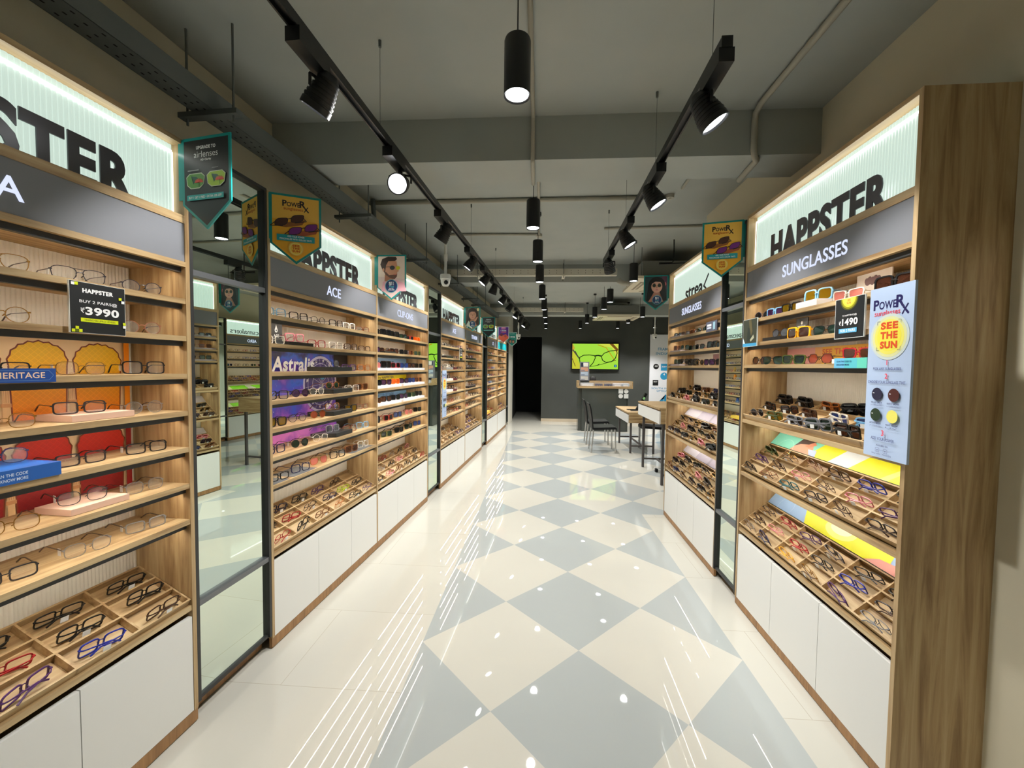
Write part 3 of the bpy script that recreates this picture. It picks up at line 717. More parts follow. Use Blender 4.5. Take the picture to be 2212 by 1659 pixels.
# arches poster
def arch_mat():
    m, n, l = new_mat('arch_print_colours')
    o = n.new('ShaderNodeOutputMaterial'); bs = n.new('ShaderNodeBsdfPrincipled'); tc = n.new('ShaderNodeTexCoord'); sp = n.new('ShaderNodeSeparateXYZ'); mr = n.new('ShaderNodeMapRange'); rp = n.new('ShaderNodeValToRGB')
    mr.inputs[1].default_value = 0.0; mr.inputs[2].default_value = .60
    e = rp.color_ramp.elements; e[0].position = 0; e[0].color = rgb((120, 14, 22)); e[1].position = 1; e[1].color = rgb((252, 212, 48))
    for p, c_ in ((.22, (166, 22, 26)), (.40, (206, 40, 24)), (.47, (214, 60, 22)), (.55, (240, 130, 20)), (.75, (250, 176, 30))): q = e.new(p); q.color = rgb(c_)
    mp = n.new('ShaderNodeMapping'); mp.inputs['Rotation'].default_value = (PI / 2, 0, 0)
    mp2 = n.new('ShaderNodeMapping'); mp2.inputs['Rotation'].default_value = (0, 0, PI / 4)
    br = n.new('ShaderNodeTexBrick'); br.offset = 0; br.inputs['Scale'].default_value = 1; br.inputs['Brick Width'].default_value = .014; br.inputs['Row Height'].default_value = .014; br.inputs['Mortar Size'].default_value = .0009
    br.inputs['Color1'].default_value = (.88, .88, .88, 1); br.inputs['Color2'].default_value = (.88, .88, .88, 1); br.inputs['Mortar'].default_value = (1, 1, 1, 1)
    mx = n.new('ShaderNodeMixRGB'); mx.blend_type = 'MULTIPLY'; mx.inputs[0].default_value = 1
    l.new(tc.outputs['Object'], sp.inputs[0]); l.new(sp.outputs[2], mr.inputs[0]); l.new(mr.outputs[0], rp.inputs[0])
    l.new(tc.outputs['Object'], mp.inputs[0]); l.new(mp.outputs[0], mp2.inputs[0]); l.new(mp2.outputs[0], br.inputs['Vector'])
    l.new(rp.outputs[0], mx.inputs[1]); l.new(br.outputs[0], mx.inputs[2]); l.new(mx.outputs[0], bs.inputs['Base Color']); bs.inputs['Roughness'].default_value = .5
    l.new(bs.outputs[0], o.inputs[0]); return m
ARCH = arch_mat()
r = board('backdrop_poster', LM(.78, 1.0, .2345), .755, .615, 'cream poster of scalloped yellow and red arches behind nearest left cabinet shelves', 'poster', .006, (236, 206, 160))
a = Art()
def arch(a, cu, v0, vt, w):
    pts = []; hw = w / 2
    body = [(cu + hw * .94, v0), (cu + hw * .90, vt - .10)]
    for cc, grow in (((120, 48, 22), 1.06), (None, 1.0)):
        P = []
        n = 9
        for i in range(n + 1):
            t = PI * i / n; ex = cu + hw * grow * math.cos(t); ez = vt - .075 + .075 * grow * (math.sin(t) ** .8)
            P.append((ex, ez))
        Q = [(cu + hw * .92 * grow, v0)]
        for (x0, z0), (x1, z1) in zip(P, P[1:]):
            mx_, mz = (x0 + x1) / 2, (z0 + z1) / 2; dx, dz = mx_ - cu, mz - (vt - .09); L = math.hypot(dx, dz)
            Q += [(x0, z0), (mx_ + dx / L * .006, mz + dz / L * .006)]
        Q += [P[-1], (cu - hw * .92 * grow, v0)]
        a.poly(Q, cc if cc else ARCH)
for v0, vt in ((.315, .575), (.005, .268)):
    for cu in (.127, .302, .477, .652): arch(a, cu, v0, vt, .15)
    for cu in (.04, .2145, .3895, .5645):
        a.rect(cu - .009, v0, cu + .009, vt - .1, (226, 186, 136)); a.rect(cu - .013, v0 + .05, cu + .013, v0 + .062, (206, 150, 100))
        for q in (-.005, 0, .005): a.rect(cu + q - .0008, v0 + .065, cu + q + .0008, vt - .11, (196, 150, 104))
a.rect(.735, .30, .7545, .6, (236, 140, 20)).rect(.735, .0, .7545, .30, (140, 22, 26))
a.build('printed_face', r)
# zodiac poster
def galaxy():
    m, n, l = new_mat('galaxy_print')
    o = n.new('ShaderNodeOutputMaterial'); bs = n.new('ShaderNodeBsdfPrincipled'); tc = n.new('ShaderNodeTexCoord'); nz = n.new('ShaderNodeTexNoise'); rp = n.new('ShaderNodeValToRGB'); sp = n.new('ShaderNodeSeparateXYZ'); ad = n.new('ShaderNodeMath'); ml = n.new('ShaderNodeMath')
    nz.inputs['Scale'].default_value = 5.5; nz.inputs['Detail'].default_value = 6; ml.operation = 'MULTIPLY'; ml.inputs[1].default_value = -.55; ad.operation = 'ADD'
    e = rp.color_ramp.elements; e[0].position = .18; e[0].color = rgb((16, 14, 40)); e[1].position = .74; e[1].color = rgb((236, 140, 232))
    for p, c_ in ((.30, (34, 30, 110)), (.40, (36, 92, 220)), (.50, (84, 66, 200)), (.60, (150, 84, 206))): q = e.new(p); q.color = rgb(c_)
    l.new(tc.outputs['Object'], nz.inputs['Vector']); l.new(tc.outputs['Object'], sp.inputs[0]); l.new(sp.outputs[2], ml.inputs[0])
    ad2 = n.new('ShaderNodeMath'); ad2.operation = 'ADD'; ad2.inputs[1].default_value = .20
    l.new(nz.outputs[0], ad.inputs[0]); l.new(ml.outputs[0], ad.inputs[1]); l.new(ad.outputs[0], ad2.inputs[0]); l.new(ad2.outputs[0], rp.inputs[0]); l.new(rp.outputs[0], bs.inputs['Base Color']); bs.inputs['Roughness'].default_value = .45
    l.new(bs.outputs[0], o.inputs[0]); return m
GAL = galaxy()
r = board('backdrop_poster', LM(2.07, .99, .2345), 1.14, .605, 'purple and blue galaxy poster with zodiac wheel and Astralis lettering', 'poster', .006, (18, 18, 24), edge=GAL)
a = Art(); PALE = (206, 200, 226); cu, cv = .776, .384
a.poly([(.98, 0), (1.14, 0), (1.14, .605), (.94, .605), (1.0, .45), (1.02, .3), (1.0, .15)], (22, 22, 24))
a.ell(cu, cv, .198, .198, (58, 40, 120), 40).ring(cu, cv, .182, .2, PALE).ring(cu, cv, .145, .149, PALE).ring(cu, cv, .094, .098, PALE)
for i in range(12):
    t = PI / 6 * i + .1; a.line([(cu + .01 * math.cos(t), cv + .01 * math.sin(t)), (cu + .182 * math.cos(t), cv + .182 * math.sin(t))], .002, PALE)
    t += PI / 12; x, z = cu + .165 * math.cos(t), cv + .165 * math.sin(t)
    a.line([(x - .009, z - .008), (x - .004, z + .009), (x + .004, z - .006), (x + .009, z + .009)], .004, W_)
    a.line([(x - .008, z + .011), (x + .008, z + .011)], .003, W_)
a.ell(cu, cv + .05, .03, .02, (60, 140, 200), 8)
for _ in range(60):
    u, v = rnd.uniform(.02, .95), rnd.uniform(.02, .59); s_ = rnd.choice((.0012, .0016, .0028)); a.ell(u, v, s_, s_, (226, 222, 240), 5)
a.text('Astralis', .455, .478, .092, W_, .03, w=.41, slant=.12)
a.build('printed_face', r)
r = board('brand_card', LM(2.215, ZS[1] + .001, .135), .10, .135, 'small black card with white flame on second shelf, zodiac poster cabinet', 'sign', .005, K)
Art().ell(.05, .085, .012, .013, W_, 14).poly([(.038, .088), (.05, .118), (.062, .088)], W_).ell(.05, .084, .005, .006, K, 10).text('ACE', .05, .045, .017, W_, .03).build('printed_face', r)
plinth(LM1, .2, .42, .03, .16, ZS[1] + .001, .02, (26, 26, 28), 'black display block on second shelf, zodiac poster cabinet', skew=.05)
for k, sh in ((2, 'third'), (3, 'fourth'), (4, 'fifth'), (5, 'sixth')):
    plinth(LM1, .62 + .03 * (k == 5), .86, .02, .17, ZS[k] + .001, .028, (30, 34, 36), 'black marble block on %s shelf, zodiac poster cabinet' % sh, skew=.06)
for x0, x1, q in ((.02, .16, 'left'), (.2, .42, 'middle'), (.84, 1.17, 'right')):
    plinth(LM1, x0, x1, .01, .16, ZS[6] + .0004, .0006, (88, 92, 96), 'thin grey slate mat at %s of lowest shelf, zodiac poster cabinet' % q, 'display_mat')
# clip-on strips
for (z0, h, cc, tx, tc_, lb) in ((1.45, .135, (128, 172, 216), 'O PEN OFF', (70, 90, 120), 'pale blue backdrop strip on third shelf of clip-on cabinet'), (1.341, .085, (240, 224, 10), 'CLIP-ONS by HAPPSTER', (40, 40, 20), 'yellow backdrop strip reading CLIP-ONS on fourth shelf'), (1.175, .085, (120, 170, 214), 'GLARE TOO BETTER GET NEW', (40, 80, 130), 'light blue backdrop strip on fifth shelf of clip-on cabinet')):
    r = board('backdrop_strip', LM(3.27, z0, .2345), 1.16, h, lb, 'sign', .006, cc)
    Art().text(tx, .52, h * .45, h * .35, tc_, .02, w=.62).build('printed_face', r)
for k, sh in ((2, 'third'), (3, 'fourth'), (4, 'fifth')):
    for x0, x1, q in ((.03, .55, 'left'), (.60, 1.18, 'right')):
        plinth(LM2, x0, x1, .02, .14, ZS[k] + .001, .021, (236, 236, 240), 'white block on %s side of %s shelf, clip-on cabinet' % (q, sh))
r = board('brand_card', LM(3.30, ZS[1] + .001, .135), .10, .13, 'small black card standing on second shelf of clip-on cabinet', 'sign', .005, K)
Art().ell(.05, .09, .012, .014, W_, 14).text('HAPPSTER', .05, .06, .01, W_, .04).build('printed_face', r)
plinth(LM2, .22, .46, .03, .16, ZS[1] + .001, .016, (40, 40, 42), 'dark grey block on second shelf of clip-on cabinet')
# fourth / fifth cabinets
for k, sh in ((1, 'second'), (2, 'third'), (3, 'fourth'), (4, 'fifth')):
    cc = (36, 34, 36) if k < 2 else ((236, 234, 228) if k > 2 else (150, 150, 150))
    plinth(LM3, .3, .62, .02, .16, ZS[k] + .001, .028, cc, '%s block on %s shelf of fourth left cabinet' % ('dark' if k < 2 else 'white' if k > 2 else 'grey', sh))
    if k > 1: plinth(LM3, .66, .80, .015, .15, ZS[k] + .001, .028, (92, 26, 34), 'maroon block on %s shelf of fourth left cabinet' % sh)
LM4, LM5, LM6 = [q[0].matrix_local for q in CABS[4:7]]
for k, sh in ((1, 'second'), (2, 'third'), (4, 'fifth')):
    plinth(LM4, .32, .8, .02, .16, ZS[k] + .001, .028, (36, 32, 34), 'black block on %s shelf of fifth left cabinet' % sh)
r = board('price_card', LM(5.76, 1.60, -.012), .165, .175, 'black price card hung on second shelf front of fourth left cabinet', 'sign', .006, (226, 230, 230))
a = Art().rect(.001, .001, .164, .174, (24, 26, 28)).text('HAPPSTER', .08, .14, .013, W_, .05).text('BUY 2 PAIRS@', .08, .11, .011, W_, .01, w=.11).text('3990', .085, .065, .03, W_, .035, w=.1).rect(.03, .036, .135, .05, LIME); a.build('printed_face', r)

def power_logo(a, cu, v, k, dark=(34, 30, 88), red=(232, 74, 92)):
    """the lettering POWER with a big crossed x, a small word under it; k = width"""
    a.text('P', cu - .37 * k, v, .22 * k, dark, .035).text('OWE', cu - .08 * k, v + .005 * k, .165 * k, dark, .025, w=.43 * k).text('R', cu + .23 * k, v, .25 * k, dark, .03)
    a.line([(cu + .28 * k, v - .15 * k), (cu + .41 * k, v + .05 * k)], .03 * k, dark).line([(cu + .30 * k, v + .0 * k), (cu + .43 * k, v - .15 * k)], .042 * k, dark)
    a.text('sunglasses', cu - .08 * k, v - .16 * k, .14 * k, red, .008, w=.64 * k)
def power_panel(name, M, w, h, label, scale=1):
    r = board(name, M, w, h, label, 'sign', .008, (182, 202, 232))
    a = Art(); m = w / 2; y = h / .615
    power_logo(a, m, .535 * y, w * .92)
    for q, cc in ((1.0, (206, 218, 214)), (.88, (226, 228, 170)), (.76, (240, 232, 110)), (.62, (244, 232, 80))): a.ell(m, .435 * y, .082 * q * w / .185, .082 * q * y, cc, 32)
    for j, t in enumerate(('SEE', 'THE', 'SUN')): a.text(t, m, (.462 - .034 * j) * y, .026 * y, (226, 84, 44), .05, w=.072 * w / .185)
    for sx in (-1, 1):
        for sv in (-1, 1):
            x, v = m + sx * .05 * w / .185, (.44 + sv * .052) * y; a.line([(x - sx * .012, v), (x, v), (x, v - sv * .012)], .0012, (70, 70, 60))
    NV = (58, 64, 124); RD = (236, 66, 92)
    a.text('1', m, .335 * y, .018 * y, RD, .02).text('PICK ANY SUNGLASSES', m, .317 * y, .010 * y, NV, .01, w=.118 * w / .185)
    a.text('2', m, .287 * y, .018 * y, RD, .02).text('CHOOSE YOUR SUNGLASS TINT', m, .269 * y, .010 * y, NV, .01, w=.158 * w / .185)
    for (su, v, cc, t1, t2) in ((-1, .23, (38, 38, 64), 'TRUE GREY', 'UV + POLARIZED'), (1, .23, (78, 36, 34), 'EARTHY BROWN', 'UV + POLARIZED'), (-1, .155, (34, 56, 36), 'ACTIVE GREEN', 'UV + POLARIZED'), (1, .155, (240, 232, 110), 'NIGHT YELLOW', 'UV')):
        x = m + su * .036 * w / .185; a.ell(x, v * y, .023 * w / .185, .023 * y, cc, 24)
        if su < 0 or v > .2: a.rect(x - .018, (v + .002) * y, x - .011, (v + .005) * y, (230, 230, 235))
        a.text(t1, x, (v - .034) * y, .006 * y, (40, 44, 96), .02, w=.05 * w / .185).text(t2, x, (v - .043) * y, .005 * y, (110, 116, 160), .0, w=.05 * w / .185)
    a.text('3', m, .082 * y, .02 * y, RD, .02).text('ADD YOUR POWER', m, .064 * y, .011 * y, NV, .01, w=.10 * w / .185)
    a.text('AVAILABLE ON', m, .043 * y, .006 * y, (40, 44, 96), .02, w=.05 * w / .185)
    for su in (-1, 1):
        x = m + su * .018; a.line([(x - .008, .022 * y), (x + .008, .022 * y), (x + .008, .036 * y), (x - .008, .036 * y), (x - .008, .022 * y)], .0012, (110, 116, 160))
        a.poly([(x - .004, .030 * y), (x, .025 * y), (x + .004, .030 * y)], (110, 116, 160))
    a.text('SINGLE VISION', m - .022, .013 * y, .005 * y, NV, 0, w=.036 * w / .185).text('PROGRESSIVE', m + .026, .013 * y, .005 * y, NV, 0, w=.036 * w / .185)
    a.build('printed_face', r)
    return r
def RXs(s): return 2.696 - s      # local x in the nearest right cabinet from the distance along the wall
RM0 = RCABS[0][0].matrix_local; RM1 = RCABS[1][0].matrix_local
power_panel('sign_panel', RM0 @ T(RXs(1.642), -.032, 1.198), .187, .617, 'tall pale blue panel reading SEE THE SUN on nearest right cabinet')
power_panel('sign_panel', LM(4.965, .88, -.012), .17, .58, 'tall pale blue panel standing against fourth left cabinet beside second mirror')
r = board('price_card', RM0 @ T(RXs(1.855), -.014, 1.646), .163, .166, 'black price card reading STARTING 1490 on nearest right cabinet', 'sign', .006, (226, 232, 230))
a = Art().rect(.002, .002, .161, .164, (22, 26, 28))
for q, cc in ((.050, (80, 80, 20)), (.044, (150, 146, 24)), (.037, (226, 214, 60)), (.030, (240, 226, 90))): a.ell(.078, .164, q, q, cc, 24, PI, 2 * PI)
a.text('SEE', .078, .150, .009, (226, 120, 50), .03).text('SUN', .078, .139, .009, (226, 120, 50), .03)
a.text('STARTING@', .085, .088, .009, W_, .01, w=.078).text('₹', .033, .055, .017, W_, .01).text('1490', .088, .052, .029, W_, .035, w=.086).rect(.028, .022, .128, .040, (96, 180, 222)).text('FOR 2 PAIRS', .078, .026, .011, W_, .02, w=.082)
a.build('printed_face', r)
r = board('picture_card', RM0 @ T(RXs(2.672), -.014, 1.652), .168, .166, 'dark green picture card hung at left end of nearest right cabinet', 'sign', .006, (210, 220, 220))
a = Art().rect(.002, .002, .166, .164, (52, 56, 44)).rect(.002, .002, .166, .020, (60, 150, 196)).poly([(.05, .03), (.11, .03), (.10, .10), (.06, .12)], (30, 40, 34)).poly([(.002, .02), (.03, .02), (.002, .06)], (200, 216, 220)).poly([(.07, .16), (.10, .164), (.12, .09), (.10, .06)], (86, 78, 50)).poly([(.10, .03), (.14, .05), (.13, .07), (.09, .04)], (170, 168, 140))
a.build('printed_face', r)
r = board('shelf_talker', RM0 @ T(RXs(1.858), -.008, 1.523), .18, .042, 'turquoise strip reading SCAN THE CODE TO DISCOVER MORE', 'sign', .004, (92, 196, 206))
Art().rect(0, 0, .06, .042, (110, 190, 226)).rect(.13, 0, .18, .042, (104, 210, 186)).text('SCAN THE CODE TO', .058, .024, .007, (24, 70, 110), .02, w=.085).text('DISCOVER MORE', .052, .011, .007, (24, 70, 110), .02, w=.073).build('printed_face', r)
r = board('backdrop_poster', RM0 @ T(.06, .2345, RZS[2] + .002), .80, .094, 'pink and yellow poster strip reading SEE THE SUN behind third shelf', 'poster', .006, (232, 170, 166))
a = Art().rect(.3, 0, .8, .094, (240, 190, 40)).rect(.26, 0, .32, .094, (236, 182, 110)).text('SEE THE SUN', .47, .052, .03, (214, 96, 30), .03, w=.30); a.poly([(.66, 0), (.8, 0), (.8, .094), (.7, .094)], (196, 90, 76)); a.build('printed_face', r)
def slope_poster(cab, q, w, name, label, top_z, top_d, paint):
    """printed board on the slope behind a tray; u along the wall, v up the slope"""
    zl, dl, zb, db = q; b0 = (db + .004, zb + .002); a_ = math.atan2(top_z - b0[1], top_d - b0[0]); L = math.hypot(top_z - b0[1], top_d - b0[0])
    M = cab.matrix_local @ T(.022, b0[0], b0[1]) @ RX(a_ - PI / 2)
    r = board(name, M, w - .03, L, label, 'poster', .004, (150, 214, 200)); a = Art(); paint(a, w - .03, L); a.build('printed_face', r)
    return r
def paint1(a, w, L):
    a.rect(0, 0, w, L, (122, 206, 186)).poly([(.36, 0), (1.0, 0), (1.05, L), (.42, L)], (222, 222, 14)).poly([(.52, 0), (.66, 0), (.72, L), (.58, L)], (214, 222, 226)).poly([(.84, 0), (.88, 0), (.95, L), (.92, L)], (240, 240, 120))
    a.poly([(.20, 0), (.40, 0), (.36, L * .55), (.30, L), (.24, L)], (216, 150, 120)).poly([(.21, L * .3), (.24, L), (.36, L), (.33, L * .7), (.25, L * .55)], (58, 34, 28)).poly([(.29, L * .5), (.34, L * .9), (.37, L * .75), (.33, L * .45)], (206, 130, 96)).poly([(.335, L * .35), (.37, 0), (.42, 0), (.40, L * .4)], (170, 190, 230))
    a.ring(.15, -.02, .075, .077, (170, 226, 210))
def paint2(a, w, L):
    a.rect(0, 0, w, L, (150, 184, 226)).poly([(.36, 0), (.9, 0), (.88, L), (.30, L)], (224, 226, 16)).ell(.58, L * .75, .10, L * .6, (240, 240, 130), 20).ell(.58, L * .85, .07, L * .4, (236, 238, 190), 20)
    a.poly([(.78, 0), (1.06, 0), (1.04, L * .35), (.98, L * .7), (.94, L * .5), (.84, L * .4)], (226, 160, 150)).ell(.99, L * .7, .05, L * .32, (214, 140, 104), 16).poly([(.93, L * .6), (.95, L * .9), (1.04, L * .98), (.99, L * .75)], (230, 224, 40)).line([(.985, L * .62), (1.01, L * .66)], .004, (180, 70, 70))
    a.poly([(1.06, 0), (w, 0), (w, L), (1.03, L), (1.04, L * .4)], (140, 180, 232)); a.ring(.16, L * .35, .06, .062, (186, 206, 236))
slope_poster(RCABS[0][0], RTRAY[1], 1.18, 'backdrop_poster', 'turquoise and yellow poster strip with dark haired woman above middle tray', 1.125, .236, paint1)
slope_poster(RCABS[0][0], RTRAY[2], 1.18, 'backdrop_poster', 'blue and yellow poster strip with smiling chin above bottom tray', .745, .228, paint2)
def paint3(a, w, L): a.rect(0, 0, w, L, (176, 172, 196)).rect(0, 0, w * .28, L, (206, 204, 220)).rect(w * .5, 0, w * .53, L, (150, 146, 170)).poly([(w * .8, 0), (w, 0), (w, L), (w * .86, L)], (206, 150, 130))
slope_poster(RCABS[1][0], RTRAY[1], 1.25, 'backdrop_poster', 'grey lilac poster strip above middle tray of second right cabinet', 1.125, .236, paint3)
slope_poster(RCABS[1][0], RTRAY[2], 1.25, 'backdrop_poster', 'grey lilac poster strip above bottom tray of second right cabinet', .745, .228, paint3)
def paintg(a, w, L): a.rect(0, 0, w, L, (120, 206, 30)).poly([(.3, 0), (.5, 0), (.55, L), (.42, L)], (230, 236, 230)).poly([(.9, 0), (1.0, 0), (.98, L), (.93, L)], (226, 240, 200))
slope_poster(AERO[0], (.84, .003, .99, .173), 1.2, 'backdrop_poster', 'bright green poster strip above middle tray of AERO cabinet', 1.06, .236, paintg)
slope_poster(AERO[0], (.50, .003, .64, .17), 1.2, 'backdrop_poster', 'bright green poster strip above bottom tray of AERO cabinet', .71, .228, paintg)
plinth(RM0, .5, .66, .02, .14, RZS[0] + .001, .033, (238, 238, 238), 'white block under blue sunglasses on top shelf, nearest right cabinet')
plinth(RM0, .19, .37, .02, .14, RZS[1] + .001, .020, (24, 24, 26), 'black block on second shelf of nearest right cabinet', skew=-.04)
r = board('brand_card', RM0 @ T(.285, .15, RZS[1] + .001), .10, .125, 'small black card with white cat sign, second shelf of nearest right cabinet', 'sign', .005, K)
Art().ell(.05, .095, .008, .010, W_, 12).text('HAPPSTER', .05, .072, .009, W_, .04, w=.07).text('by', .05, .04, .008, (190, 190, 190)).build('printed_face', r)
r = board('picture_card', RM0 @ T(.71, .16, RZS[0] + .001), .19, .13, 'white card with butterfly sunglasses picture on top shelf, nearest right cabinet', 'sign', .005, (232, 226, 218))
a = Art()
for i in range(5): a.ell(.06 + i * .015, .085 + .004 * (i % 2), .014, .018, (86, 44, 48), 14, rot=.5 - .25 * i)
a.build('printed_face', r)
plinth(RM0, .75, .92, .04, .15, RZS[2] + .001, .019, (240, 240, 236), 'white block under red sunglasses on third shelf, nearest right cabinet')
for k, sh in ((0, 'top'), (1, 'second'), (2, 'third')):
    plinth(RM1, .02, .32, .02, .14, RZS[k] + .001, .015, (176, 170, 180), 'lilac block at left of %s shelf, second right cabinet' % sh)
plinth(RM1, .36, .66, .10, .17, RZS[1] + .001, .02, (150, 44, 34), 'red block on second shelf, second right cabinet')
r = board('price_card', RM1 @ T(1.02, -.010, RZS[0] - .02), .20, .075, 'small grey price strip at right of top shelf, second right cabinet', 'sign', .004, (86, 88, 104))
Art().rect(.02, .04, .10, .055, W_).rect(.02, .02, .10, .034, (200, 206, 220)).rect(.13, .01, .17, .065, (150, 186, 200)).build('printed_face', r)
r = board('backdrop_poster', RM1 @ T(.55, .2345, RZS[2] + .002), .66, .10, 'red poster strip behind third shelf of second right cabinet', 'poster', .006, (186, 44, 40))
a = Art().rect(.0, 0, .2, .1, (120, 56, 60)).poly([(.4, .02), (.5, .09), (.56, .05)], (240, 236, 236)).rect(.55, 0, .66, .07, (60, 100, 190)); a.build('printed_face', r)
# kids shelves: coloured toys
def blob(M, x, d, z, s, col, label, name='toy_figure'):
    m = MB(); m.lathe([(.001, 0), (s * .5, .0), (s * .62, s * .4), (s * .4, s * .8), (s * .46, s * 1.2), (s * .2, s * 1.6), (.001, s * 1.65)], 12, 0, T(x, d, z), False)
    m.lathe([(.001, 0), (s * .18, .1 * s), (.001, s * .5)], 8, 0, T(x - s * .5, d, z + s * .8) @ RY(-1.0), False)
    o = m.build(name, pmat('toy_%02x%02x%02x' % col, col, .4), None, M, True); tag(o, label, 'toy', 'toys on the kids shelves')
blob(LM5, .16, .08, ZS[2] + .001, .06, (30, 150, 220), 'blue toy figure on third shelf of sixth left cabinet')
blob(LM5, .62, .16, ZS[2] + .001, .055, (236, 214, 130), 'yellow toy figure on third shelf of sixth left cabinet')
blob(LM5, .18, .16, ZS[3] + .001, .05, (96, 200, 50), 'green toy figure on fourth shelf of sixth left cabinet')
blob(LM5, .6, .16, ZS[3] + .001, .06, (240, 160, 40), 'orange toy figure on fourth shelf of sixth left cabinet')
blob(LM5, .5, .17, ZS[6] + .001, .06, (40, 90, 200), 'dark blue toy figure on lowest shelf of sixth left cabinet')
blob(LM6, .2, .16, ZS[1] + .001, .05, (240, 196, 110), 'tan toy figure on second shelf of farthest left cabinet')
blob(LM6, .25, .16, ZS[2] + .001, .055, (240, 196, 90), 'tan toy figure on third shelf of farthest left cabinet')
tag(MB().prism([(.12, .0), (.46, .0), (.44, .05), (.36, .055), (.16, .05)], 'y', .02, .13).build('soft_pouch', pmat('yellow_pouch', (236, 192, 70), .6), None, LM5 @ T(0, .0, .575)), 'yellow soft pouch lying on tray of sixth left cabinet', 'pouch')

# ------------------------------------------------------------------ pennants
def face(a, cu, cv, k, skin, hair, lensc, style='man', side=1):
    ku = k * 1.22
    hl = (max(0, skin[0] - 36), max(0, skin[1] - 36), max(0, skin[2] - 34))
    if style == 'man':
        a.poly([(cu - .50 * ku, cv - 1.5 * k), (cu - .42 * ku, cv - .85 * k), (cu - .12 * ku, cv - .7 * k), (cu + .35 * ku, cv - .72 * k), (cu + .85 * ku, cv - .95 * k), (cu + .95 * ku, cv - 1.5 * k)], (232, 170, 180))
        a.poly([(cu - .32 * ku, cv - .8 * k), (cu - .3 * ku, cv - .35 * k), (cu + .22 * ku, cv - .5 * k), (cu + .2 * ku, cv - .85 * k)], hl)
        a.poly([(cu - .42 * ku, cv + .05 * k), (cu - .40 * ku, cv + .42 * k), (cu - .1 * ku, cv + .62 * k), (cu + .38 * ku, cv + .56 * k), (cu + .42 * ku, cv + .28 * k), (cu + .46 * ku, cv + .08 * k), (cu + .52 * ku, cv - .12 * k), (cu + .43 * ku, cv - .18 * k), (cu + .42 * ku, cv - .42 * k), (cu + .30 * ku, cv - .62 * k), (cu + .02 * ku, cv - .55 * k), (cu - .30 * ku, cv - .3 * k)], skin)
        a.poly([(cu - .30 * ku, cv - .15 * k), (cu - .22 * ku, cv - .18 * k), (cu - .05 * ku, cv - .38 * k), (cu + .2 * ku, cv - .36 * k), (cu + .42 * ku, cv - .30 * k), (cu + .40 * ku, cv - .5 * k), (cu + .28 * ku, cv - .66 * k), (cu + .0 * ku, cv - .58 * k), (cu - .28 * ku, cv - .34 * k)], (104, 66, 48))
        a.poly([(cu + .2 * ku, cv - .33 * k), (cu + .40 * ku, cv - .32 * k), (cu + .38 * ku, cv - .38 * k), (cu + .22 * ku, cv - .38 * k)], (190, 100, 90))
        a.poly([(cu - .44 * ku, cv - .02 * k), (cu - .56 * ku, cv + .35 * k), (cu - .45 * ku, cv + .72 * k), (cu - .1 * ku, cv + .88 * k), (cu + .35 * ku, cv + .86 * k), (cu + .42 * ku, cv + .70 * k), (cu + .30 * ku, cv + .58 * k), (cu - .1 * ku, cv + .56 * k), (cu - .22 * ku, cv + .3 * k), (cu - .28 * ku, cv - .1 * k), (cu - .3 * ku, cv - .25 * k), (cu - .38 * ku, cv - .1 * k)], hair)
        a.ell(cu - .38 * ku, cv - .02 * k, .07 * k, .13 * k, skin, 12)
        a.line([(cu - .38 * ku, cv + .16 * k), (cu + .05 * ku, cv + .18 * k)], .03 * k, (60, 50, 40)).ell(cu + .14 * ku, cv + .12 * k, .18 * k, .15 * k, (40, 44, 50), 16).ell(cu + .47 * ku, cv + .10 * k, .15 * k, .13 * k, lensc, 16)
    else:
        a.ell(cu, cv + .1 * k, .62 * ku, .8 * k, hair, 28).poly([(cu - .62 * ku, cv + .1 * k), (cu + .62 * ku, cv + .1 * k), (cu + .75 * ku, cv - 1.3 * k), (cu - .75 * ku, cv - 1.3 * k)], hair)
        a.poly([(cu - .6 * ku, cv - 1.4 * k), (cu - .25 * ku, cv - .85 * k), (cu - .16 * ku, cv - .4 * k), (cu + .2 * ku, cv - .4 * k), (cu + .24 * ku, cv - .85 * k), (cu + .5 * ku, cv - 1.4 * k)], hl)
        a.ell(cu, cv, .40 * ku, .56 * k, skin, 28).poly([(cu - .42 * ku, cv + .25 * k), (cu - .2 * ku, cv + .62 * k), (cu + .3 * ku, cv + .6 * k), (cu + .42 * ku, cv + .2 * k), (cu + .25 * ku, cv + .42 * k), (cu - .1 * ku, cv + .46 * k)], hair)
        a.poly([(cu - .03 * ku, cv + .1 * k), (cu + .03 * ku, cv + .1 * k), (cu + .07 * ku, cv - .14 * k), (cu - .05 * ku, cv - .14 * k)], hl)
        a.ell(cu + .02 * ku, cv - .30 * k, .13 * k, .05 * k, (182, 70, 76), 14).line([(cu - .08 * ku, cv - .3 * k), (cu + .12 * ku, cv - .3 * k)], .012 * k, (240, 230, 226))
        for sx in (-1, 1):
            if lensc: a.ell(cu + sx * .19 * ku, cv + .10 * k, .17 * k, .16 * k, lensc, 16).ring(cu + sx * .19 * ku, cv + .10 * k, .16 * k, .18 * k, (190, 160, 110), 16)
            else:
                a.ell(cu + sx * .18 * ku, cv + .10 * k, .06 * k, .03 * k, (40, 26, 22), 10).ring(cu + sx * .18 * ku, cv + .09 * k, .14 * k, .155 * k, (150, 110, 80), 16)
            a.line([(cu + sx * .10 * ku, cv + .27 * k), (cu + sx * .28 * ku, cv + .28 * k)], .03 * k, hair)
        a.line([(cu - .05 * ku, cv + .11 * k), (cu + .05 * ku, cv + .11 * k)], .02 * k, (190, 160, 110))
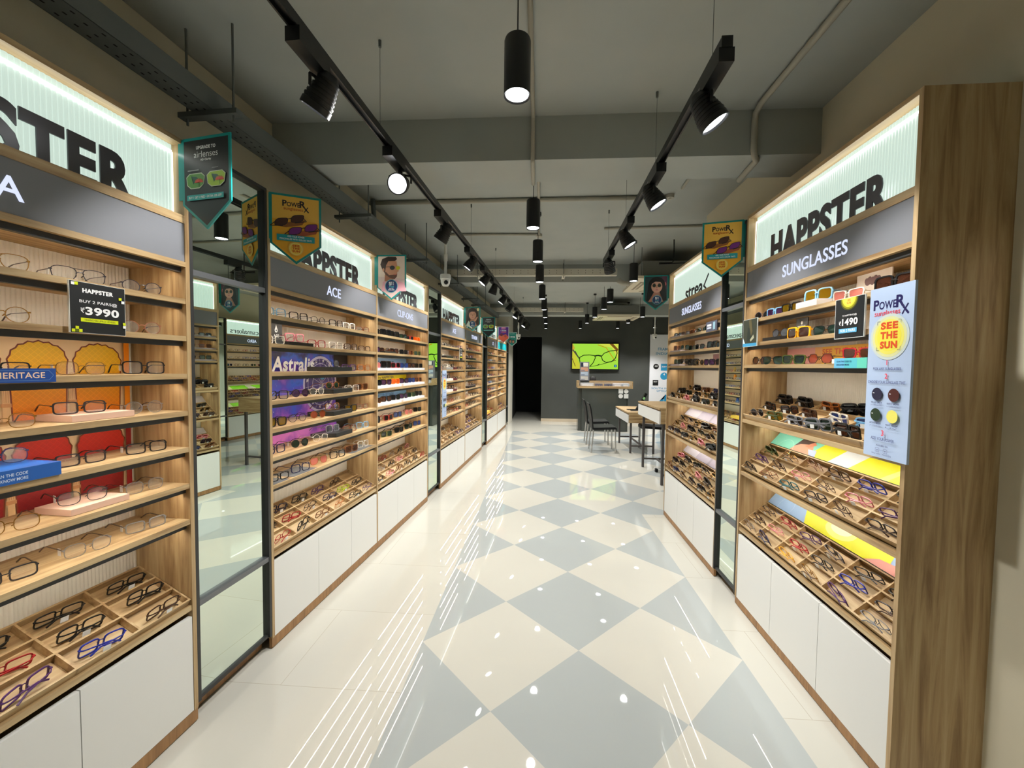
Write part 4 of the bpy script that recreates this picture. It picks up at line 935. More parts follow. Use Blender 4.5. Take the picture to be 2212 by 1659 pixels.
def badge(a, cu, cv, k):
    a.ell(cu, cv, k, k, (110, 190, 200), 28).ell(cu, cv, k * .92, k * .92, (24, 46, 96), 28)
    a.text('BUY 1', cu, cv + .38 * k, .26 * k, W_, .05, w=.75 * k).text('GET 1', cu, cv + .1 * k, .26 * k, W_, .05, w=.75 * k).text('Free', cu, cv - .24 * k, .3 * k, (90, 200, 210), .0, slant=.3).text('ON ALL', cu, cv - .46 * k, .15 * k, W_, .03).text('SUNGLASSES', cu, cv - .66 * k, .14 * k, W_, .03, w=1.0 * k)
def pennant(M, label, paint, flip=False, edge=None, w=.24, h=.355, hs=.255):
    """pointed board hung from its mounting edge; origin = top inner corner, x away from the wall, z down"""
    r = thing('pennant_sign', M, label, 'sign', 'pennants on the cabinets')
    s = -1 if flip else 1
    P = [(0, 0), (s * w, 0), (s * w, -hs), (s * w / 2, -h), (0, -hs)]
    MB().prism(P, 'y', 0, .005).build('backing_board', edge or TEAL, r)
    MB().box(min(0, -s * .02), max(0, -s * .02), .001, .004, -hs + .02, -.003).build('mounting_tab', TEAL, r)
    a = Art(); o = -w if flip else 0; i = .011
    paint(a, o, i, w, h, hs); a.build('printed_face', r)
    return r
def field(a, o, i, w, h, hs, col): a.poly([(o + i, -i), (o + w - i, -i), (o + w - i, -hs + i * .2), (o + w / 2, -h + i * 1.3), (o + i, -hs + i * .2)], col)
def p_air(a, o, i, w, h, hs):
    field(a, o, i, w, h, hs, (30, 33, 34)); m = o + w / 2
    a.text('UPGRADE TO', m, -.047, .013, W_, .04, w=.095).text('airlenses', m, -.078, .024, (224, 226, 226), -.005, w=.118).text('HD Clarity', m, -.094, .010, W_, .03, w=.052)
    for sx, cc in ((-1, (92, 150, 60)), (1, (164, 204, 30))):
        x = m + sx * .052; a.poly([(x - .046, -.150), (x - .03, -.137), (x + .03, -.137), (x + .046, -.150), (x + .040, -.182), (x + .02, -.196), (x - .024, -.196), (x - .042, -.182)], (210, 220, 190)).poly([(x - .043, -.151), (x - .028, -.140), (x + .028, -.140), (x + .043, -.151), (x + .038, -.181), (x + .018, -.193), (x - .022, -.193), (x - .039, -.181)], cc)
        a.poly([(x - .022, -.147), (x + .006, -.152), (x + .013, -.158), (x + .002, -.162), (x - .010, -.180), (x - .012, -.162)], (24, 84, 64))
        for q in range(7):
            t = PI * q / 6; a.line([(x + .018, -.172), (x + .018 + .02 * math.cos(t), -.172 + .013 * math.sin(t))], .005, (216, 70, 40))
        a.line([(x + .018, -.174), (x + .018, -.19)], .002, (40, 90, 30))
    a.line([(m - .085, -.128), (m - .03, -.128)], .004, (150, 152, 152)).line([(m + .035, -.126), (m + .065, -.126)], .003, (110, 112, 112))
    a.rect(m - .09, -.243, m + .09, -.222, (44, 168, 168)).text('BUY 1 GET 1 FREE + EXTRA 10% OFF', m, -.237, .009, W_, .01, w=.16)
def p_power(a, o, i, w, h, hs):
    field(a, o, i, w, h, hs, (250, 184, 46)); m = o + w / 2
    a.rect(o + i, -.13, o + w - i, -i, (250, 198, 84))
    power_logo(a, m, -.062, .14, (40, 24, 34), (196, 70, 20))
    for (x, z, c1, c2) in ((m - .030, -.132, (78, 44, 30), (150, 92, 36)), (m + .034, -.172, (118, 36, 128), (170, 84, 44))):
        a.poly([(x - .070, z - .034), (x - .02, z - .014), (x + .075, z + .010), (x + .06, z - .018), (x - .015, z - .038)], c2)
        for sx in (-1, 1):
            ux, uz = x + sx * .037, z + sx * .012
            a.poly([(ux + .031 * math.copysign(abs(math.cos(t)) ** .6, math.cos(t)) - .008 * math.sin(t) * -.4, uz + .020 * math.copysign(abs(math.sin(t)) ** .7, math.sin(t)) + .009 * math.cos(t)) for t in [2 * PI * q / 20 for q in range(20)]], (44, 26, 24))
            a.poly([(ux + .028 * math.copysign(abs(math.cos(t)) ** .6, math.cos(t)) - .008 * math.sin(t) * -.4, uz + .0175 * math.copysign(abs(math.sin(t)) ** .7, math.sin(t)) + .009 * math.cos(t)) for t in [2 * PI * q / 20 for q in range(20)]], c1)
        a.line([(x - .010, z + .004), (x + .010, z + .010)], .004, (44, 26, 24)).line([(x - .066, z - .016), (x - .088, z - .037), (x - .03, z - .032)], .0035, (50, 30, 24)).line([(x + .066, z + .018), (x + .080, z + .002), (x + .025, z - .012)], .0035, (50, 30, 24))
    a.rect(m - .088, -.240, m + .088, -.208, (26, 160, 168)).text('ADD YOUR POWER', m, -.220, .009, W_, .02, w=.08).text('PERSONALISE WITH COLOR TINTS', m, -.234, .009, W_, .02, w=.15)
    for q, cc in ((.036, (244, 200, 90)), (.031, (250, 226, 120)), (.026, (246, 204, 70))): a.ell(m, -.277, q, q, cc, 24)
    for j, t in enumerate(('SEE', 'THE', 'SUN')): a.text(t, m, -.267 - .014 * j, .011, (206, 84, 20), .05, w=.034)
def p_man(a, o, i, w, h, hs):
    field(a, o, i, w, h, hs, (236, 212, 196)); m = o + w / 2
    a.poly([(o + i, -.17), (o + w - i, -.19), (o + w - i, -hs), (m, -h + i * 1.3), (o + i, -hs)], (226, 196, 190))
    face(a, m - .012, -.115, .115, (206, 146, 114), (58, 38, 30), (206, 196, 30), 'man'); badge(a, m, -.246, .052)
def p_girl(a, o, i, w, h, hs):
    field(a, o, i, w, h, hs, (40, 62, 66)); m = o + w / 2
    a.rect(o + w - .06, -.14, o + w - i, -i, (90, 50, 70)).ell(o + w - .035, -.09, .016, .02, (206, 110, 110), 12)
    face(a, m + .008, -.115, .11, (214, 160, 140), (12, 11, 13), (34, 38, 36), 'woman'); badge(a, m + .012, -.25, .046)
def p_smile(a, o, i, w, h, hs):
    field(a, o, i, w, h, hs, (96, 104, 84)); m = o + w / 2
    a.ell(o + w - .035, -.04, .018, .022, (240, 222, 160), 12).rect(o + i, -.2, o + .05, -i, (70, 74, 66))
    face(a, m, -.12, .115, (204, 150, 122), (54, 36, 30), None, 'woman'); a.poly([(m + .02, -.2), (m + .075, -.14), (m + .085, -.155), (m + .05, -.215)], (204, 150, 122))
    a.poly([(m - .1, -.27), (m - .06, -.2), (m - .03, -.25), (m, -.32)], (196, 206, 190)); badge(a, m, -.25, .045)
def p_purple(a, o, i, w, h, hs):
    field(a, o, i, w, h, hs, (92, 44, 150)); m = o + w / 2
    a.rect(m - .045, -.058, m + .045, -i, (232, 150, 190)).text('HAPPS', m, -.045, .022, (120, 50, 150), .04, w=.075).text('1 FRAME', m, -.098, .024, W_, .04, w=.12).text('+3000', m, -.132, .026, (236, 110, 130), .04, w=.12)
    a.poly([(o + i, -.21), (m - .05, -.15), (m, -.19), (m + .05, -.16), (o + w - i, -.22), (o + w - i, -hs), (m, -h + i * 1.3), (o + i, -hs)], (240, 110, 80)).ell(m - .04, -.19, .03, .036, (220, 130, 100), 14).ell(m + .045, -.2, .028, .034, (196, 90, 80), 14).ell(m - .045, -.175, .034, .03, (110, 40, 60), 14)
def p_green(a, o, i, w, h, hs):
    field(a, o, i, w, h, hs, (20, 130, 120)); m = o + w / 2
    a.text('FRAMES', m, -.05, .02, (170, 226, 220), .02, w=.14).text('+990', m, -.135, .032, W_, .04, w=.14)
    a.ell(m - .05, -.225, .04, .05, (66, 44, 40), 16).ell(m - .045, -.235, .026, .032, (190, 140, 116), 14).ell(m + .03, -.235, .036, .05, (54, 40, 36), 16).ell(m + .028, -.24, .024, .032, (186, 130, 106), 14)
def d2(x): return math.radians(x)
def LP(s, ang, z=2.391): return Matrix.Translation(LW(s, -.004, z)) @ RZ(d2(ang))
pennant(LP(1.566, -10.4), 'black pennant UPGRADE TO airlenses beside nearest left mirror', p_air)
pennant(LP(2.046, 24.9), 'yellow sunglasses pennant hung at purple poster cabinet on left', p_power)
pennant(LP(3.239, -1.6), 'pennant with bearded man in sunglasses above the CLIP-ONS cabinet', p_man)
pennant(LP(6.086, -11.9), 'pennant with smiling woman in glasses on left wall', p_smile)
pennant(LP(7.318, -9.4), 'small black lens pennant on left wall past the smiling woman', p_air)
WE = pmat('white_acrylic', (230, 230, 232), .3)
pennant(LP(9.014, -2.8), 'purple and orange pennant near far end of left wall', p_purple, edge=WE)
pennant(LP(10.447, -3.7), 'green pennant at far end of left wall, last of the row', p_green, edge=WE)
pennant(Matrix.Translation(RW(2.731, -.004, 2.462)) @ RZ(d2(-14)), 'yellow sunglasses pennant hung between the two right cabinets', p_power, True)
pennant(Matrix.Translation(RW(4.323, -.004, 2.467)) @ RZ(d2(-6.6)), 'pennant with woman in dark sunglasses at end of second right cabinet', p_girl, True)

# ------------------------------------------------------------------ ceiling: pendants, tracks, trays, pipes
def lamp(name, kind, energy, M, parent, spot=None, size=.04, col=(1, .98, .95), blend=.6):
    L = bpy.data.lights.new(name, kind); L.energy = energy; L.color = col
    if kind == 'SPOT': L.spot_size = spot; L.spot_blend = blend; L.shadow_soft_size = size
    o = bpy.data.objects.new(name, L); COL.objects.link(o); o.parent = parent; o.matrix_local = M
    return o
def pendant(x, y, label, group, zb=2.53, ztop=ZC, power=74):
    r = thing('pendant_light', T(x, y, zb), label, 'pendant light', group)
    m = MB().lathe([(.0435, .008), (.0435, .004), (.05, .0), (.05, .196), (.047, .205), (.001, .208)], 28, cap=False); o = m.build('lamp_body', BLK, r); smooth_by_angle(o)
    MB().lathe([(.001, .0062), (.0436, .006)], 24, cap=False).build('lamp_face', LEDP, r)
    MB().tube([(0, 0, .205), (0, 0, ztop - zb - .001)], .003, 6).build('cable', BLK, r)
    MB().lathe([(.001, ztop - zb - .03), (.03, ztop - zb - .03), (.03, ztop - zb - .0005)], 16, cap=False).build('ceiling_cup', BLK, r)
    lamp('lamp_beam', 'SPOT', power, T(0, 0, -.004), r, d2(118), .035)
    return r
ROW = [(-.10, 1.585), (-.064, 3.065), (-.035, 4.028), (-.016, 4.98), (.02, 6.20), (.062, 7.359), (.094, 8.514), (.121, 9.643), (.147, 10.947)]
for i, (x, y) in enumerate(ROW):
    zt = ZB if any(a < y < b2 for a, b2 in ((2.5, 2.79), (6.03, 6.35), (9.72, 10.08))) else ZC
    pendant(x, y, 'black cylinder pendant light over the aisle, %s in the centre row' % ('nearest' if i == 0 else ORD[i] + ' from the front' if i < 8 else 'farthest'), 'centre row of pendant lights', ztop=zt, power=(106, 84)[i] if i < 2 else 64)
for i, (x, y) in enumerate([(1.081, 4.94), (1.073, 6.50), (1.099, 7.279), (1.087, 8.4), (1.063, 9.534), (1.036, 10.807)]):
    pendant(x, y, 'black cylinder pendant light over the tables, %s of the left line' % ('nearest' if i == 0 else ORD[i] + ' nearest' if i < 5 else 'farthest'), 'pendant lights over the tables', power=58)
for i, (x, y) in enumerate([(2.017, 8.337), (1.972, 9.449), (1.97, 10.705)]):
    pendant(x, y, 'black cylinder pendant light near the screen, %s of the right line' % ['nearest', 'middle', 'farthest'][i], 'pendant lights near the screen', power=58)
pendant(2.848, 10.523, 'black cylinder pendant light in front of the white wall board', 'pendant lights near the screen', power=120)
def track(name, p0, p1, label, wires):
    r = thing(name, T(0, 0, 0), label, 'light track')
    a, b2 = Vector(p0), Vector(p1); d = (b2 - a).normalized(); ang = math.atan2(d.y, d.x); L = (b2 - a).length
    M = Matrix.Translation(a) @ RZ(ang)
    m = MB(); m.box(0, L, -.017, -.011, 0, .034); m.box(0, L, .011, .017, 0, .034); m.box(0, L, -.011, .011, .014, .034); m.build('rail', BLK, r, M)
    for xe in (-.004, L): MB().box(xe, xe + .004, -.018, .018, -.001, .035).build('end_cap', BLK, r, M)
    for t in wires:
        MB().tube([(t, 0, .034), (t, 0, ZC - p0[2] - .001)], .0012, 5).lathe([(.007, ZC - p0[2] - .03), (.007, ZC - p0[2] - .0005)], 8, 0, T(t, 0, 0)).build('suspension_wire', STEEL, r, M)
    return r, M, L
TL, TLM, TLL = track('light_track', (-.845, .2, 2.57), (-.275, 10.6, 2.57), 'long black light track hung along the left side of ceiling', (.3, 1.7, 3.6, 5.0, 7.0, 8.6))
TR, TRM, TRL = track('light_track', (.598, 1.437, 2.57), (.634, 4.2, 2.57), 'short black light track hung along the right side of ceiling', (.12, .88, 1.7, 2.55))
def spotlight(TM, t, aim, label, group, power=38, lit=True):
    """adapter box under the rail and a ribbed head on a bracket; aim = world direction of the beam"""
    r = thing('track_spotlight', TM @ T(t, 0, 0), label, 'spotlight', group); R3 = TM.to_3x3()
    MB().box(-.085, .085, -.025, .025, -.046, -.0005).build('adapter_box', BLK, r)
    MB().tube([(.075, 0, -.046), (.075, 0, -.066)], .012, 8).build('swivel', BLK, r)
    dl = (R3.inverted() @ Vector(aim)).normalized()
    piv = Vector((.075, 0, -.075)); c0 = piv + Vector((0, 0, -.035))
    q = Vector((0, 0, 1)).rotation_difference(dl); H = Matrix.Translation(c0) @ q.to_matrix().to_4x4()
    prof = [(.001, -.075), (.022, -.072), (.034, -.055)]
    for i in range(6): z = -.05 + i * .014; rr = .036 + i * .0026; prof += [(rr + .002, z), (rr + .002, z + .008), (rr, z + .009), (rr, z + .0135)]
    prof += [(.052, .036), (.052, .058), (.047, .058), (.044, .05)]
    o = MB().lathe(prof, 22, 0, H, cap=False).build('lamp_head', BLK, r); smooth_by_angle(o, .5)
    MB().lathe([(.001, .050), (.0445, .050)], 22, 0, H, cap=False).build('lamp_face', LEDP if lit else pmat('dark_lamp_face', (60, 60, 60), .3), r)
    sd = dl.cross(Vector((0, 0, 1))); sd = sd.normalized() if sd.length > .05 else Vector((1, 0, 0))
    br = MB()
    for sg in (-1, 1): br.tube([tuple(piv + Vector((0, 0, .012))), tuple(piv + sd * sg * .056 + Vector((0, 0, .002))), tuple(c0 + sd * sg * .056)], .006, 5)
    br.build('bracket', BLK, r)
    if lit:
        Q = Vector((0, 0, -1)).rotation_difference(dl).to_matrix().to_4x4()
        lamp('lamp_beam', 'SPOT', power, Matrix.Translation(c0 + dl * .062) @ Q, r, d2(75), .03)
    return r
def t_of(TM, y): p = TM.inverted() @ Vector((0, y, 2.57)); return p.x
def t_at(TM, y):
    d = TM.to_3x3() @ Vector((1, 0, 0)); return (y - TM.translation.y) / d.y
SPL = [(1.36, (-.55, .12, -.82)), (2.06, (.05, -.9, -.42)), (2.86, (-.55, .1, -.83)), (3.72, (-.6, -.05, -.8)), (4.42, (-.62, -.15, -.78)), (4.98, (-.35, .1, -.93)), (5.76, (-.6, -.1, -.8)), (6.52, (-.55, -.15, -.82)), (7.45, (-.5, -.2, -.85)), (8.3, (-.55, 0, -.83)), (9.1, (-.5, -.2, -.85)), (9.9, (-.5, 0, -.85))]
SPOT_NAMES = ['nearest on the left track', 'second on the left track, shining towards the entrance', 'third on the left track', 'fourth on the left track', 'fifth on the left track', 'sixth on the left track', 'seventh on the left track', 'eighth on the left track', 'ninth on the left track', 'tenth on the left track', 'eleventh on the left track', 'last at far end of the left track']
for i, (y, aim) in enumerate(SPL):
    spotlight(TLM, t_at(TLM, y), aim, 'black ribbed spotlight, ' + SPOT_NAMES[i], 'spotlights on the left track', lit=i not in (7, 9))
for i, (y, aim) in enumerate([(1.52, (.52, -.06, -.85)), (2.28, (.5, -.1, -.85)), (3.03, (.5, -.1, -.85)), (3.85, (.3, .5, -.8))]):
    spotlight(TRM, t_at(TRM, y), aim, 'black ribbed spotlight, %s on the right track' % ['nearest', 'second', 'third', 'farthest'][i], 'spotlights on the right track', lit=i != 3)
def perf_tray(name, M, L, label, w=.105, h=.085, mat=STEEL, holes=True):
    r = thing(name, M, label, 'cable tray')
    MB().box(0, L, -w / 2, w / 2, 0, .002).box(0, L, -w / 2, -w / 2 + .002, 0, h).box(0, L, w / 2 - .002, w / 2, 0, h).build('tray_channel', mat, r)
    hb = MB(); n = int(L / .045)
    for i in range(n):
        for q in ((-.03, 0, .03) if i % 2 else (-.018, .018)):
            hb.box(.02 + i * .045, .032 + i * .045, q - .003, q + .003, -.0006, -.0001)
    hb.build('slot_holes', pmat('slot_dark', (14, 15, 15), .8), r)
    return r
perf_tray('cable_tray', LM(.2, 2.63, .094), 9.2, 'long perforated cable tray hung above the left cabinets')
def hanger(M, w, zt, label):
    r = thing('tray_hanger', M, label, 'tray hanger', 'hangers of the left cable tray')
    MB().box(-.02, .02, -w / 2, w / 2, -.022, 0).build('cross_channel', STEEL, r)
    for sg in (-1, 1): MB().tube([(0, sg * (w / 2 - .03), -.05), (0, sg * (w / 2 - .03), zt)], .005, 6).build('threaded_rod', STEEL, r)
for i, s_ in enumerate((1.78, 3.02, 4.28, 5.5, 6.72, 7.4)):
    hanger(LM(s_, 2.629, .07), .29, ZC - 2.6295, 'steel hanger of the left cable tray, %s from the front' % ORD[i])
for j, (y, z, x0, x1) in enumerate(((5.86, 2.80, LW(5.86, .3).x, 1.05), (9.60, 2.80, LW(9.6, .3).x, .98))):
    r = thing('cable_tray', T(x0, y, z), 'pale perforated cable tray crossing the ceiling before the %s beam' % ('second' if j == 0 else 'far'), 'cable tray')
    MB().box(0, x1 - x0, -.04, .04, 0, .002).box(0, x1 - x0, -.041, -.039, 0, .09).box(0, x1 - x0, .039, .041, 0, .09).build('tray_channel', pmat('pale_tray_paint', (200, 196, 182), .6), r)
    hb = MB()
    for i in range(int((x1 - x0) / .1)):
        for q in (.025, .06): hb.box(.05 + i * .1, .056 + i * .1, -.0416, -.0411, q, q + .012)
    hb.build('slot_holes', pmat('slot_dark', (14, 15, 15), .8), r)
    for q in (.55, 1.75):
        MB().box(q - .02, q + .02, -.12, .12, -.022, -.0005).build('cross_channel', pmat('pale_tray_paint', (200, 196, 182), .6), r)
        for sg in (-1, 1): MB().tube([(q, sg * .1, -.05), (q, sg * .1, ZC - z - .001)], .005, 6).build('threaded_rod', STEEL, r)
def pipe(pts, rad, label, mat=STEELP, name='conduit_pipe'):
    m = MB(); m.tube(pts, rad, 10); o = m.build(name, mat, None, None, True); return tag(o, label, 'pipe', 'ceiling pipes')
zp = ZC - .014
pipe([(-.06, .3, zp), (-.06, 2.47, zp), (-.06, 2.485, zp - .015), (-.06, 2.485, ZB - .014), (-.06, 2.50, ZB - .0145), (-.06, 2.79, ZB - .0145)], .012, 'pale conduit running along the ceiling beside the nearest pendant')
pipe([(-.03, 2.80, zp), (-.03, 4.62, zp)], .012, 'pale conduit along ceiling between first beam and cross pipes')
pipe([(LW(3.68, .28).x, 3.69, ZC - .02), (1.05, 3.66, ZC - .02)], .018, 'grey pipe crossing the ceiling behind the second pendant')
pipe([(-1.05, 4.6, ZC - .015), (-.05, 4.63, ZC - .015)], .013, 'thin grey pipe crossing left half of ceiling')
pipe([(.66, 4.46, ZC - .015), (2.2, 4.38, ZC - .015)], .013, 'thin grey pipe crossing right half of ceiling')
pipe([(1.19, .2, ZC - .02), (1.195, 2.40, ZC - .02), (1.2, 2.47, ZC - .035), (1.2, 2.482, ZC - .09), (1.2, 2.482, ZB + .02), (1.21, 2.49, ZB - .015), (1.24, 2.53, ZB - .018), (1.26, 2.78, ZB - .018)], .017, 'grey pipe bending down over the first beam on right')
pipe([(1.12, 2.80, ZC - .014), (1.14, 3.5, ZC - .014)], .012, 'thin pale pipe along the ceiling past first beam on right')
pipe([(LW(3.5, .2).x, 3.6, ZC - .02), (LW(3.5, .2).x + .02, 3.6, 2.72)], .02, 'dark drop pipe from ceiling into left cable tray', STEEL)
pipe([(1.05, 5.7, 2.70), (1.1, 5.68, 2.66), (1.25, 5.66, 2.65), (1.5, 5.66, 2.68), (1.7, 5.66, 2.7)], .035, 'grey bent drain hose hanging near nearest ceiling air unit', STEELP, 'drain_hose')
pipe([(1.52, 4.9, ZC - .001), (1.525, 4.9, 2.76), (1.50, 4.9, 2.735), (1.36, 4.9, 2.735), (1.36, 4.9, 2.72), (1.75, 4.9, 2.735)], .006, 'black cable dropping from ceiling and looping level near woman pennant', BPLAST, 'cable_drop')
def junction(x, y, label, z=ZC):
    tag(MB().lathe([(.035, z - .03), (.035, z - .0005)], 16, 0, T(x, y, 0)).lathe([(.012, z - .034), (.012, z - .03)], 10, 0, T(x, y, 0)).build('junction_box', STEELP), label, 'junction box', 'ceiling junction boxes')
junction(1.09, 3.66, 'round junction box at right end of the ceiling cross pipe'); junction(-.03, 4.66, 'round junction box above the third pendant of centre row')
def cassette(M, w, label):
    r = thing('ceiling_air_unit', M, label, 'air conditioner', 'ceiling air units')
    MB().prism([(-w / 2, -w / 2), (w / 2, -w / 2), (w / 2, w / 2), (-w / 2, w / 2)], 'z', .012, .045).build('front_panel', CREAM, r)
    MB().box(-w * .30, w * .30, -w * .30, w * .30, 0.004, .0118).build('intake_grille', CREAM, r)
    for k in range(4):
        R4 = RZ(PI / 2 * k); MB().prism([(-w * .28, -w * .42), (w * .28, -w * .42), (w * .24, -w * .34), (-w * .24, -w * .34)], 'z', .008, .0119).build('air_vane', pmat('vane_grey_brown', (150, 138, 116), .5), r, R4)  # vane strips in a grey-brown darker than the cream panel
        MB().box(-w * .24, w * .24, -w * .395, -w * .38, .002, .008).build('louver', CREAM, r, R4)
    MB().box(-w * .43, w * .43, -w * .43, w * .43, .045, ZC - M.translation.z - .16).build('unit_body', pmat('unit_body_grey', (112, 114, 110), .6), r)
    for sx in (-1, 1):
        for sy in (-1, 1): MB().tube([(sx * w * .45, sy * w * .45, .045), (sx * w * .45, sy * w * .45, ZC - M.translation.z - .001)], .005, 5).build('hanger_rod', STEEL, r)
cassette(T(1.66, 5.63, 2.60), .95, 'cream ceiling air unit nearest, partly behind the woman pennant')
cassette(T(1.67, 9.25, 2.60), .93, 'cream ceiling air unit farther back, in front of the far wall')
def camera_dome(x, y, zb, label):
    r = thing('security_camera', T(x, y, zb), label, 'security camera', 'security cameras')
    MB().tube([(0, 0, .12), (0, 0, ZC - zb - .001)], .014, 10).lathe([(.02, .26), (.02, .33)], 12).build('drop_pole', WPLAST, r)
    o = MB().lathe([(.001, .125), (.052, .122), (.055, .115), (.055, .075), (.050, .07), (.044, .03), (.03, .005), (.001, 0)], 24, cap=False).build('housing', WPLAST, r); smooth_by_angle(o)
    MB().lathe([(.001, .022), (.015, .018), (.022, .005), (.022, -.004), (.018, -.006)], 16, 0, T(.014, -.036, .036) @ RX(1.9), False).build('lens_ball', BPLAST, r)
camera_dome(-.985, 4.225, 2.335, 'white dome security camera on pole above the CLIP-ONS cabinet')
camera_dome(-.52, 9.8, 2.17, 'small white security camera on pole near far end of left wall')
camera_dome(2.74, 10.1, 2.22, 'small white security camera on pole before the white wall board')

# ------------------------------------------------------------------ far end: screen, counter, board, tables, chairs
r = thing('wall_screen', T(.86, 11.44, 1.45), 'wide wall screen showing black glasses on lime green', 'screen')
MB().box(0, 1.31, 0, .055, 0, .76).build('bezel', BPLAST, r)
a = Art(-.0005, .8); W2, H2 = 1.31, .76
a.rect(.03, .035, W2 - .03, H2 - .035, (168, 226, 70)).poly([(.03, .035), (.30, .035), (.08, .5), (.03, .5)], (206, 206, 60)).poly([(.03, .5), (.1, .6), (.04, H2 - .035), (.03, H2 - .035)], (206, 170, 60)).poly([(.75, H2 - .035), (W2 - .03, H2 - .035), (W2 - .03, .3), (1.1, .62), (.9, .66)], (214, 222, 80))
a.line([(.72, .70), (.95, .62), (1.2, .26)], .02, (206, 150, 20)).poly([(1.04, H2 - .035), (1.14, H2 - .035), (1.28, .58), (1.25, .52)], (120, 84, 30)).line([(.03, .32), (.12, .1)], .02, (120, 100, 40)).line([(.04, .56), (.24, .30)], .035, (96, 84, 60))
DG = (22, 40, 22)
def loop(pts, wd): a.line(pts + [pts[0]], wd, DG)
loop([(.22, .34), (.34, .41), (.5, .42), (.64, .40), (.66, .34), (.6, .2), (.52, .11), (.36, .09), (.26, .14)], .022)
loop([(.82, .38), (.9, .47), (1.05, .53), (1.22, .55), (1.25, .48), (1.2, .33), (1.1, .24), (.95, .22), (.86, .27)], .022)
a.line([(.64, .39), (.73, .41), (.82, .39)], .035, DG).line([(.52, .1), (.7, .13), (.95, .2), (1.22, .28)], .014, DG).line([(.19, .36), (.10, .52)], .03, (70, 70, 60)).poly([(.68, .12), (.76, .15), (.78, .19)], DG)
a.rect(1.17, .09, 1.24, .155, (20, 80, 130)).ell(1.205, .122, .018, .018, (120, 200, 240), 10)
a.build('screen_picture', r)
r = thing('wall_board', T(3.0, 11.47, .03), 'tall white board with blue map and lettering on the far wall', 'sign')
MB().box(0, 1.2, 0, .025, 0, 2.41).build('backing_board', ink((232, 234, 240)), r)
a = Art(); BL = (96, 158, 200)
a.text('FRAMES FOR', .52, 1.98, .075, BL, .02, w=.62).text("INDIA'S EYES", .52, 1.86, .075, BL, .02, w=.72).ell(.17, 1.54, .075, .075, K, 20).text('4.8', .17, 1.53, .045, W_, .03).rect(.30, 1.43, .48, 1.62, (44, 150, 200)).text('350+', .39, 1.52, .04, W_, .02, w=.13).ell(.39, 1.28, .10, .10, (44, 150, 200), 24).text('4', .39, 1.30, .06, W_, .02).rect(.09, 1.02, .24, 1.17, K).text('BEST', .165, 1.11, .03, W_, .02, w=.1)
a.text("SOUTH INDIA'S #1", .45, .92, .05, BL, .02, w=.78).text('OPTICAL CHAIN', .5, .85, .05, BL, .02, w=.6)
a.poly([(.2, .3), (.22, .5), (.3, .62), (.4, .66), (.44, .78), (.5, .74), (.6, .82), (.7, .6), (.66, .4), (.5, .2), (.3, .16)], (36, 136, 184)).line([(.4, .66), (.4, .45), (.5, .42), (.46, .3)], .012, (150, 206, 232)).text('80+', .11, .46, .03, (60, 70, 80))
a.build('printed_face', r)
# reception counter
r = thing('reception_counter', T(.93, 9.86, 0), 'glossy dark grey reception counter with oak tray top', 'counter')
GCT = pmat('dark_grey_gloss_laminate', (66, 70, 66), .12, 0, .5)
MB().box(.0, .10, .06, .40, .0, 1.03).box(.10, 1.17, .03, .26, .0, 1.03).build('counter_body', GCT, r)
MB().box(.08, 1.13, .0, .03, .0, 1.03).build('front_panel', GCT, r)
MB().box(.0, 1.25, -.02, .40, 1.03, 1.05).box(.0, 1.25, -.02, 0, 1.05, 1.085).box(-.02, .0, -.02, .40, 1.03, 1.20).box(1.25, 1.27, -.02, .40, 1.03, 1.20).box(.0, 1.25, .38, .40, 1.05, 1.20).build('tray_top', WH, r)
MB().box(0.0, 1.25, .0, .006, 1.085, 1.185).build('glass_front', lens_mat('clear_acrylic', (230, 235, 232), .94, .06), r)
a = MB(); z0 = .80
MB().box(.94, 1.045, -.008, -.0005, .915, 1.02).build('logo_square', WPLAST, r); MB().box(1.065, 1.17, -.008, -.0005, .80, .905).build('logo_square', WPLAST, r)
for x, z in ((1.117, .967), (.992, .852)): MB().lathe([(.052, 0), (.052, .0075)], 28, 0, T(x, -.0005, z) @ RX(PI / 2)).build('logo_disc', WPLAST, r)
CT = T(.93, 9.86, 0)
for x0, x1, cc, lb in ((.06, .36, (200, 202, 210), 'clear grey leaflet holder at left of counter tray'), (.83, 1.02, (206, 206, 216), 'pale leaflet stack toward right of counter tray'), (1.03, 1.20, (190, 204, 222), 'light blue leaflet stack at right end of counter tray')):
    q = thing('leaflet_stack', CT @ T(x0, .05, 1.0505), lb, 'leaflets', 'leaflets on the counter')
    MB().box(0, x1 - x0, 0, .16, 0, .095).build('leaflets', ink(cc), q); Art(-.0003).rect(.03, .03, x1 - x0 - .03, .07, (238, 238, 242)).build('printed_face', q)
for x0, lb in ((.40, 'left'), (.63, 'right')):
    q = thing('lens_cloth_box', CT @ T(x0, .05, 1.0505), 'navy blue box of small items, %s of two in counter tray' % lb, 'box', 'navy boxes on the counter')
    MB().box(0, .17, 0, .15, 0, .085).build('box_body', pmat('navy_box', (36, 40, 84), .5), q)
    k = MB()
    for i in range(6): k.box(.012 + i * .026, .028 + i * .026, -.006, -.0005, .004, .028 + .012 * (i % 2))
    k.build('gold_tabs', pmat('gold_tabs', (200, 160, 90), .4), q)
q = thing('brochure_stand', CT @ T(.055, .24, 1.0505), 'tall grey brochure stand on left of counter', 'brochure stand')
MB().box(0, .22, .0, .12, .10, .15).box(0, .22, .10, .12, .15, .61).box(0, .015, .02, .10, .15, .61).box(.205, .22, .02, .10, .15, .61).box(0, .22, 0, .02, 0, .15).box(0, .22, .02, .12, 0, .1).build('stand_body', pmat('stand_grey', (120, 122, 128), .5), q)
a = Art(.099)
